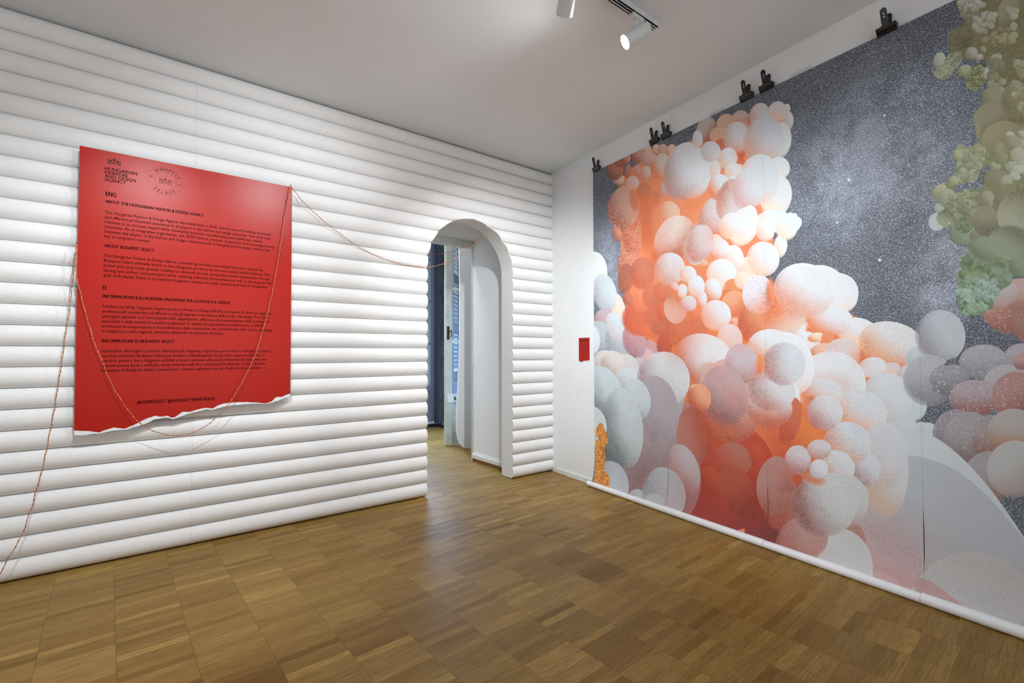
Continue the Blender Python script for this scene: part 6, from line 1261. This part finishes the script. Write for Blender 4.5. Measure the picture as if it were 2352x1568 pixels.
for i in range(4):
    idx={}; V=[]; Fc=[]; A_={k:[] for k in ('bu','ca','cb','bu2','ca2','cb2','sp')}
    def params(top,x,z):
        if top<0: return (0,0,0),(.060,.068,.085,1),(.10,.11,.135,1),(1,4,0)
        kd,g,tt,A,B,spk,ty=BLOBS[geo[top]]
        if kd==0:
            dx,dz=x-g[0],z-g[1]; det=g[2]*g[5]-g[3]*g[4]
            u=(dx*g[5]-dz*g[4])/det; v=(-dx*g[3]+dz*g[2])/det; t=u*tt[0]+v*tt[1]
        else:
            xs=g[0::2]; zz=g[1::2]; u=v=0; an=math.radians(tt)
            hx=(max(xs)-min(xs))/2; hz=(max(zz)-min(zz))/2
            t=(x-(max(xs)+min(xs))/2)/hx*math.sin(an)+(z-(max(zz)+min(zz))/2)/hz*math.cos(an)
        return (u,v,t),(*srgb(A),1),(*srgb(B),1),(spk,ty%10,1. if ty>=10 else 0.)
    for f,(top,sec) in strip_f[i]:
        tri=[]
        for k in f:
            if k not in idx: idx[k]=len(V); p=rv[k]; V.append((p.x,bend(p.y),p.y))
            tri.append(idx[k])
        pts=[rv[k] for k in f]
        ar=(pts[1].x-pts[0].x)*(pts[2].y-pts[0].y)-(pts[2].x-pts[0].x)*(pts[1].y-pts[0].y)
        order=range(len(f)) if ar>0 else range(len(f)-1,-1,-1)
        Fc.append([tri[q] for q in order])
        for q in order:
            x,z=pts[q].x,pts[q].y
            a1=params(top,x,z); a2=params(sec if top>=0 else top,x,z)
            for nm,v in zip(('bu','ca','cb','sp','bu2','ca2','cb2'),(*a1,*a2[:3])): A_[nm].append(v)
    st=MB(); zz=zs
    b=[]
    # backing paper, 0.6 mm behind the print
    for z in zz:
        y=bend(z)+.0004; L=SX[i]+(gap(z,i-1)*.5 if i else 0); Rr=SX[i+1]-(gap(z,i)*.5 if i<3 else 0)
        st.v+=[(L,y,z),(Rr,y,z),(Rr,y+.0012,z),(L,y+.0012,z)]
    for k in range(len(zz)-1):
        for c in range(4):
            d=(c+1)%4; st.f.append((k*4+c,k*4+d,k*4+4+d,k*4+4+c))
    st.f+= [(0,1,2,3),tuple((len(zz)-1)*4+c for c in (3,2,1,0))]
    so=st.build('banner_strip',M['paper'],mu)
    me=bpy.data.meshes.new('printed_face'); me.from_pydata(V,[],Fc)
    for nm,arr in A_.items():
        dt,key=(('FLOAT_COLOR','color') if nm[0]=='c' else ('FLOAT_VECTOR','vector')); at=me.attributes.new(nm,dt,'CORNER'); at.data.foreach_set(key,np.array(arr,dtype=np.float32).ravel())
    link('printed_face',me,M['print'],so)
    rr=(.0235,.0250,.0240,.0262)[i]; x0=SX[i]-(.045 if i==0 else -.001)+(-.0 if i else 0); x1=SX[i+1]-.001
    MA=Matrix.Translation((0,-.060,rr+.0008))@Matrix.Rotation(math.pi/2,4,'Y')
    prof=[(.0,x0),(.006,x0),(.006,x0+.004),(rr-.002,x0+.004),(rr-.002,x0),(rr,x0),(rr,x1),(rr-.004,x1),(.0,x1)]
    tb=MB().lathe(prof,28,MA).build('paper_roll',M['paper'],so); smooth_by_angle(tb,.7)
# ------------------------------------------------------------------ bulldog clips
def plate(outline,holes,th,T):
    V=[Vector(p) for p in outline]; F=[list(range(len(V)))]
    for hx,hz,hr in holes:
        b=len(V); V+=[Vector((hx+hr*math.cos(2*math.pi*k/10),hz+hr*math.sin(2*math.pi*k/10))) for k in range(10)]; F.append(list(range(b,b+10)))
    r=delaunay_2d_cdt(V,[],F,1,1e-7,True)
    pts,faces,of=r[0],r[2],r[5]
    faces=[f for f,o in zip(faces,of) if o==[0] or (0 in o and len(o)==1)]
    bm=bmesh.new(); vv=[bm.verts.new((p.x,0,p.y)) for p in pts]
    for f in faces:
        try: bm.faces.new([vv[k] for k in f])
        except ValueError: pass
    rg=bmesh.ops.extrude_face_region(bm,geom=bm.faces[:])
    for g in rg['geom']:
        if isinstance(g,bmesh.types.BMVert): g.co.y+=th
    bmesh.ops.recalc_face_normals(bm,faces=bm.faces[:]); bm.transform(T)
    for v in [v for v in bm.verts if not v.link_faces]: bm.verts.remove(v)
    me=bpy.data.meshes.new('plate'); bm.to_mesh(me); bm.free(); return me
def rounded_handle(w,h,neck,base):
    out=[(-base/2,0),(base/2,0),(base/2,.004),(neck/2+.004,.012),(w/2,.022)]
    for k in range(9):
        a=math.pi*k/8; out.append((w/2*math.cos(a),h-w/2+w/2*math.sin(a)))
    out+=[(-w/2,.022),(-neck/2-.004,.012),(-base/2,.004)]
    return out
def make_clip():
    c=empty('bulldog_clip'); c.scale=(.92,.92,.92)
    jw=MB(); w=.047
    # folded jaw: front and back sloping sheets closing on the banner, with turned end tabs
    for s in (-1,1):
        pass
    prof=[(-.0265,-.010),(-.0240,-.010),(-.0240,.004),(-.044,.028),(-.044,.031),(-.012,.031),(-.012,.028),(-.0185,.004),(-.0185,-.010),(-.0165,-.010),(-.0165,.005),(-.0085,.030),(-.0085,.0335),(-.0465,.0335),(-.0465,.028),(-.0265,.003)]
    jw.prism(prof,-w,w,'x')
    for x in (-w-.0012,w): jw.prism([(-.0265,-.004),(-.0165,-.004),(-.0105,.027),(-.0445,.027)],x,x+.0012,'x')
    jw.build('jaw',M['black'],c)
    e=MB().prism([(-.0275,.006),(-.0262,.0045),(-.0455,.026),(-.0465,.027)],-w+.006,w-.006,'x').build('jaw_ridge',M['grey'],c)
    ho=rounded_handle(.033,.100,.020,.060)
    T=Matrix.Translation((0,-.0455,.027))@Matrix.Rotation(math.radians(17),4,'X')
    link('handle',plate(ho,[(0,.052,.0042),(0,.068,.0042)],.0016,T),M['black'],c)
    ho2=rounded_handle(.033,.088,.020,.060)
    T=Matrix.Translation((0,-.0110,.027))@Matrix.Rotation(math.radians(-4),4,'X')
    link('handle',plate(ho2,[(0,.045,.0042),(0,.060,.0042)],.0016,T),M['black'],c)
    q=MB().tube([(-.03,-.028,.022),(.03,-.028,.022)],.006,10).build('spring',M['grey'],c)
    return c
cl0=make_clip()
def dup(root):
    r=root.copy(); COL.objects.link(r)
    for ch in root.children:
        c=ch.copy(); COL.objects.link(c); c.parent=r
    return r
clabels=['black bulldog clip alone at the corner end of the mural','black bulldog clip over orange bubbles, nearer the room corner of its pair','black bulldog clip over orange bubbles, farther from the room corner of its pair',
 'black bulldog clip of the middle pair, nearer the room corner','black bulldog clip of the middle pair, farther from the room corner','single large black bulldog clip above plain starry dust with a shadow beside it']
for i,X in enumerate((.70,1.385,1.500,2.165,2.300,2.945)):
    c=cl0 if i==0 else dup(cl0)
    c.location=ex*X+Vector((0,0,2.895)); c.rotation_euler=(0,0,RZ2+(.02,-.01,.015,0,.01,-.015)[i])
    tag(c,clabels[i],'clip','bulldog clips along the mural top')
# tape scraps above the mural
for X,zz in ((1.93,2.905),(2.50,2.905)):
    t=MB().box(-.06,.06,-.0012,-.0002,-.012,.022).build('tape_strip',M['tape'],loc=ex*X+Vector((0,0,zz)),rot=(0,0,RZ2))
    tag(t,('clear tape scrap on the wall between the paired clips' if X<2.2 else 'clear tape scrap on the wall beside the large single clip'),'tape','tape scraps above the mural')
# ------------------------------------------------------------------ small label
lb=empty('wall_label',ex*.49+Vector((0,0,1.25)),RZ2); tag(lb,'small red label with a torn lower edge beside the mural','label')
q=random.Random(2)
low=[(-.078+.156*k/9,-.118+.002*k+q.uniform(-.004,.004)) for k in range(10)]
MB().prism([(-.079,.115),(*[],)][:1]+[(x,z-.006) for x,z in low]+[(.079,.115)],-.003,-.0006).build('torn_backing',M['paper'],lb)
MB().prism([(-.078,.114)]+[(x,z+.002) for x,z in low]+[(.078,.114)],-.0045,-.0031).build('printed_card',M['red'],lb)
tx=MB(); sx_=-.066
def dashes(mb,x0,x1,z,h,seed):
    r=random.Random(seed); x=x0
    while x<x1:
        w=r.uniform(.004,.012); mb.box(x,min(x+w,x1),-.0049,-.0046,z,z+h); x+=w+.0022
for k,(x1,h) in enumerate(((.03,.006),(.062,.0065))): dashes(tx,sx_,x1,.094-.012*k,h,k)
tx.build('heading_lettering',M['ink'],lb)
tx=MB(); z=.072; dashes(tx,sx_,.04,z,.002,9)
for k in range(9): dashes(tx,sx_,.06 if k<8 else -.04,.056-.0045*k,.0016,20+k)
tx.build('paragraph_lettering',M['inksoft'],lb); tx=MB()
for k in range(9): dashes(tx,sx_,.06 if k<8 else -.03,.004-.0045*k,.0016,40+k)
tx.build('paragraph_lettering',M['inksoft'],lb); tx=MB()
dashes(tx,-.02,.01,-.078,.003,70); dashes(tx,-.02,.005,-.084,.003,71)
tx.build('footer_lettering',M['inksoft'],lb)
# ------------------------------------------------------------------ twine
P=[Vector(p) for p in TWINE]
def catmull(P,step=.006):
    out=[]
    for i in range(len(P)-1):
        p0=P[max(i-1,0)];p1=P[i];p2=P[i+1];p3=P[min(i+2,len(P)-1)]
        n=max(2,int((p2-p1).length/step))
        for k in range(n):
            t=k/n; out.append(.5*((2*p1)+(-p0+p2)*t+(2*p0-5*p1+4*p2-p3)*t*t+(-p0+3*p1-3*p2+p3)*t**3))
    out.append(P[-1]); return out
Q=catmull(P)
tw=MB(); R0=.0015
up=Vector((0,-1,0)); acc=0
A1=[];A2=[]
for i,p_ in enumerate(Q):
    d=(Q[min(i+1,len(Q)-1)]-Q[max(i-1,0)]).normalized(); a=d.cross(up); 
    if a.length<1e-3: a=d.cross(Vector((1,0,0)))
    a.normalize(); c=d.cross(a).normalized()
    if i: acc+=(Q[i]-Q[i-1]).length
    th=2*math.pi*acc/.052; o_=(a*math.cos(th)+c*math.sin(th))*R0
    wob=a*.0012*math.sin(acc*61)+c*.0010*math.sin(acc*47+1)
    A1.append(p_+o_+wob); A2.append(p_-o_+wob)
tw.tube(A1,.00145,6); tw.tube(A2,.00145,6)
t=tw.build('twine',M['twine'],smooth=True); tag(t,'thin twisted copper-brown twine looping over the red poster to the arch','twine')
for i,(q_,lab) in enumerate(((TWINE[20],'tiny hook at the left edge of the red poster'),(TWINE[20+29],'tiny hook at the upper corner of the red poster where the twine turns'),(TWINE[20+29+17],'tiny hook inside the white arch holding the twine'))):
    v=Vector(q_); d=Vector((0,1,0)) if i<2 else Vector((.75,0,.6)).normalized()
    L_=.07 if i<2 else .012
    hk=MB().tube([v+d*L_,v,v-d*.006,v-d*.008+Vector((0,0,.006))],.0016,8).build('screw_hook',M['brassplate']); tag(hk,lab,'hook','hooks carrying the twine')
# ------------------------------------------------------------------ track and spotlights
tr=empty('lighting_track',(-2.9,-2.05,3.1)); tag(tr,'white ceiling track with a dark slot carrying the spotlights','track light')
MB().box(-1.9,1.80,-.018,-.0115,-.036,0).box(-1.9,1.80,.0115,.018,-.036,0).box(-1.9,1.80,-.0115,.0115,-.012,0).box(-1.9,1.80,-.018,-.007,-.036,-.032).box(-1.9,1.80,.007,.018,-.036,-.032).build('rail',M['trackwhite'],tr)
MB().box(-1.89,1.74,-.011,.011,-.030,-.0125).build('slot',M['trackdark'],tr)
MB().box(1.80,1.808,-.0185,.0185,-.0365,0).build('end_cap',M['trackwhite'],tr)
def m_lamp():
    q=NT('lamp_lens'); q.b.inputs['Emission Color'].default_value=(1,.98,.94,1); q.b.inputs['Emission Strength'].default_value=90; return q.m
M['lens']=m_lamp()
slab=['white track spotlight turned to the red poster','white track spotlight at the frame top, turned to the mural','white track spotlight with its glowing lens showing, beside the track end','white track spotlight second beyond the frame top, turned to the arch','white track spotlight third beyond the frame top, turned to the white rolls','white track spotlight farthest from the track end']
for i,(l,tg,pw,an) in enumerate(SPOTS):
    l=Vector(l); d=(Vector(tg)-l).normalized()
    s=empty('spotlight',(l.x,l.y,3.064)); tag(s,slab[i],'spotlight','track spotlights')
    MB().box(-.045,.045,-.016,.016,-.022,0).build('adapter',M['trackwhite'],s,bevel=.002)
    piv=Vector((0,0,l.z-3.064))
    MB().tube([(0,0,-.018),(0,0,piv.z+.035)],.008,10).tube([piv+Vector((-.046,0,.0)),piv+Vector((-.046,0,.034)),piv+Vector((.046,0,.034)),piv+Vector((.046,0,0))],.005,8).build('yoke',M['trackwhite'],s)
    RM=Matrix.Translation(piv)@d.to_track_quat('Z','Y').to_matrix().to_4x4()
    h=MB().lathe([(0,-.075),(.030,-.075),(.037,-.066),(.040,-.03),(.042,.075),(.042,.078),(.038,.078),(.036,.05),(0,.05)],32,RM).build('head',M['trackwhite'],s); smooth_by_angle(h,.6)
    MB().lathe([(0,.052),(.0352,.052),(.0352,.0515),(0,.0515)],28,RM).build('lens',M['lens'],s)
# ------------------------------------------------------------------ things in the next room
wf=tag(MB().box(-.205,-.107,1.86,1.905,.02,2.95).box(.40,.47,1.86,1.905,.02,2.95).build('window_1',M['cream'],bevel=.004),kind='structure')
for z0,z1 in ((.02,.18),(.56,.66),(2.85,2.95)): MB().box(-.107,.40,1.866,1.90,z0,z1).build('rail',M['cream'],wf)
for z in (1.376,2.075,2.7): MB().box(-.107,.40,1.868,1.898,z-.018,z+.018).build('glazing_bar',M['paintwood'],wf)
for z0,z1 in ((.66,1.358),(1.394,2.057),(2.093,2.682),(2.718,2.85)): MB().box(-.107,.40,1.882,1.886,z0,z1).build('pane',M['glass'],wf)
MB().box(-.107,.40,1.876,1.892,.18,.56).box(-.09,-.005,1.868,1.88,.22,.52).build('lower_panel',M['paintwood'],wf)
MB().box(-.18,.05,1.850,1.862,.565,.680).build('latch_plate',M['paintwood'],wf,bevel=.003)
MB().prism([(-.085,.60),(-.055,.60),(-.058,.63),(-.070,.642),(-.082,.63)],1.846,1.851).build('keyhole',M['brassplate'],wf)
MB().box(-.187,-.153,1.848,1.861,1.40,1.575).build('handle_plate',M['brassplate'],wf,bevel=.002)
MB().tube([(-.165,1.85,1.50),(-.160,1.82,1.50),(-.145,1.815,1.53),(-.138,1.815,1.47),(-.142,1.818,1.43)],.007,10).build('handle',M['brass'],wf,smooth=True)
# louvred shutter behind the glass
su=empty('louvred_shutter',(.098,2.20,0),math.radians(48)); tag(su,'pale louvred shutter in blue daylight, seen through the open window leaf','shutter')
MB().box(0,.022,-.02,.02,0,3.3).box(.50,.56,-.02,.02,0,3.3).build('stile',M['shutter'],su)
z=.12; zr=[.85,1.55,2.25,2.95]
for zz in (.1,*zr,3.25): MB().box(.022,.50,-.018,.018,zz,zz+.11).build('rail',M['shutter'],su)
me=None; z=.26
while z<3.22:
    if not any(zz-.03<z<zz+.12 for zz in zr):
        if me is None:
            v=MB(); v.prism([(-.026,.0),(.018,.044),(.022,.040),(-.022,-.004)],.022,.50,'x'); me=v.mesh('slat')
        link('slat',me,M['shutter'],su,loc=(0,0,z))
    z+=.062
# rounded white foam panel standing in the doorway beyond
pts=[(-.221,3.0),(-.221,2.58),(-.212,2.13),(-.211,1.39),(-.223,1.07),(-.246,.64),(-.260,.42),(-.254,.25),(-.241,.154),(-.215,.09),(-.171,.042),(-.11,.015),(-.02,.004),(.42,.004),(.42,3.0)]
fo=MB().prism(pts,0,.02).build('rounded_foam_panel',M['foam'],loc=(0,1.5,0),bevel=.008); fo.modifiers['bevel'].segments=6; fo.modifiers['bevel'].limit_method='ANGLE'; fo.modifiers['bevel'].angle_limit=1.2
smooth_by_angle(fo,1.3)
tag(fo,'tall white foam panel with rounded edges standing in the doorway','panel')
MB().box(-.03,.05,1.80,1.85,0,.03) .build('wedge_block',M['cream']); tag(bpy.data.objects['wedge_block'],'small cream wedge on the floor under the open window leaf','block')
MB().box(-.0035,.0035,-.0018,.0018,0,.0022).build('paper_scrap',M['paper'],loc=(-1.87,-2.9,.0),rot=(0,0,.5))
tag(bpy.data.objects['paper_scrap'],'tiny white paper scrap on the parquet floor','scrap')
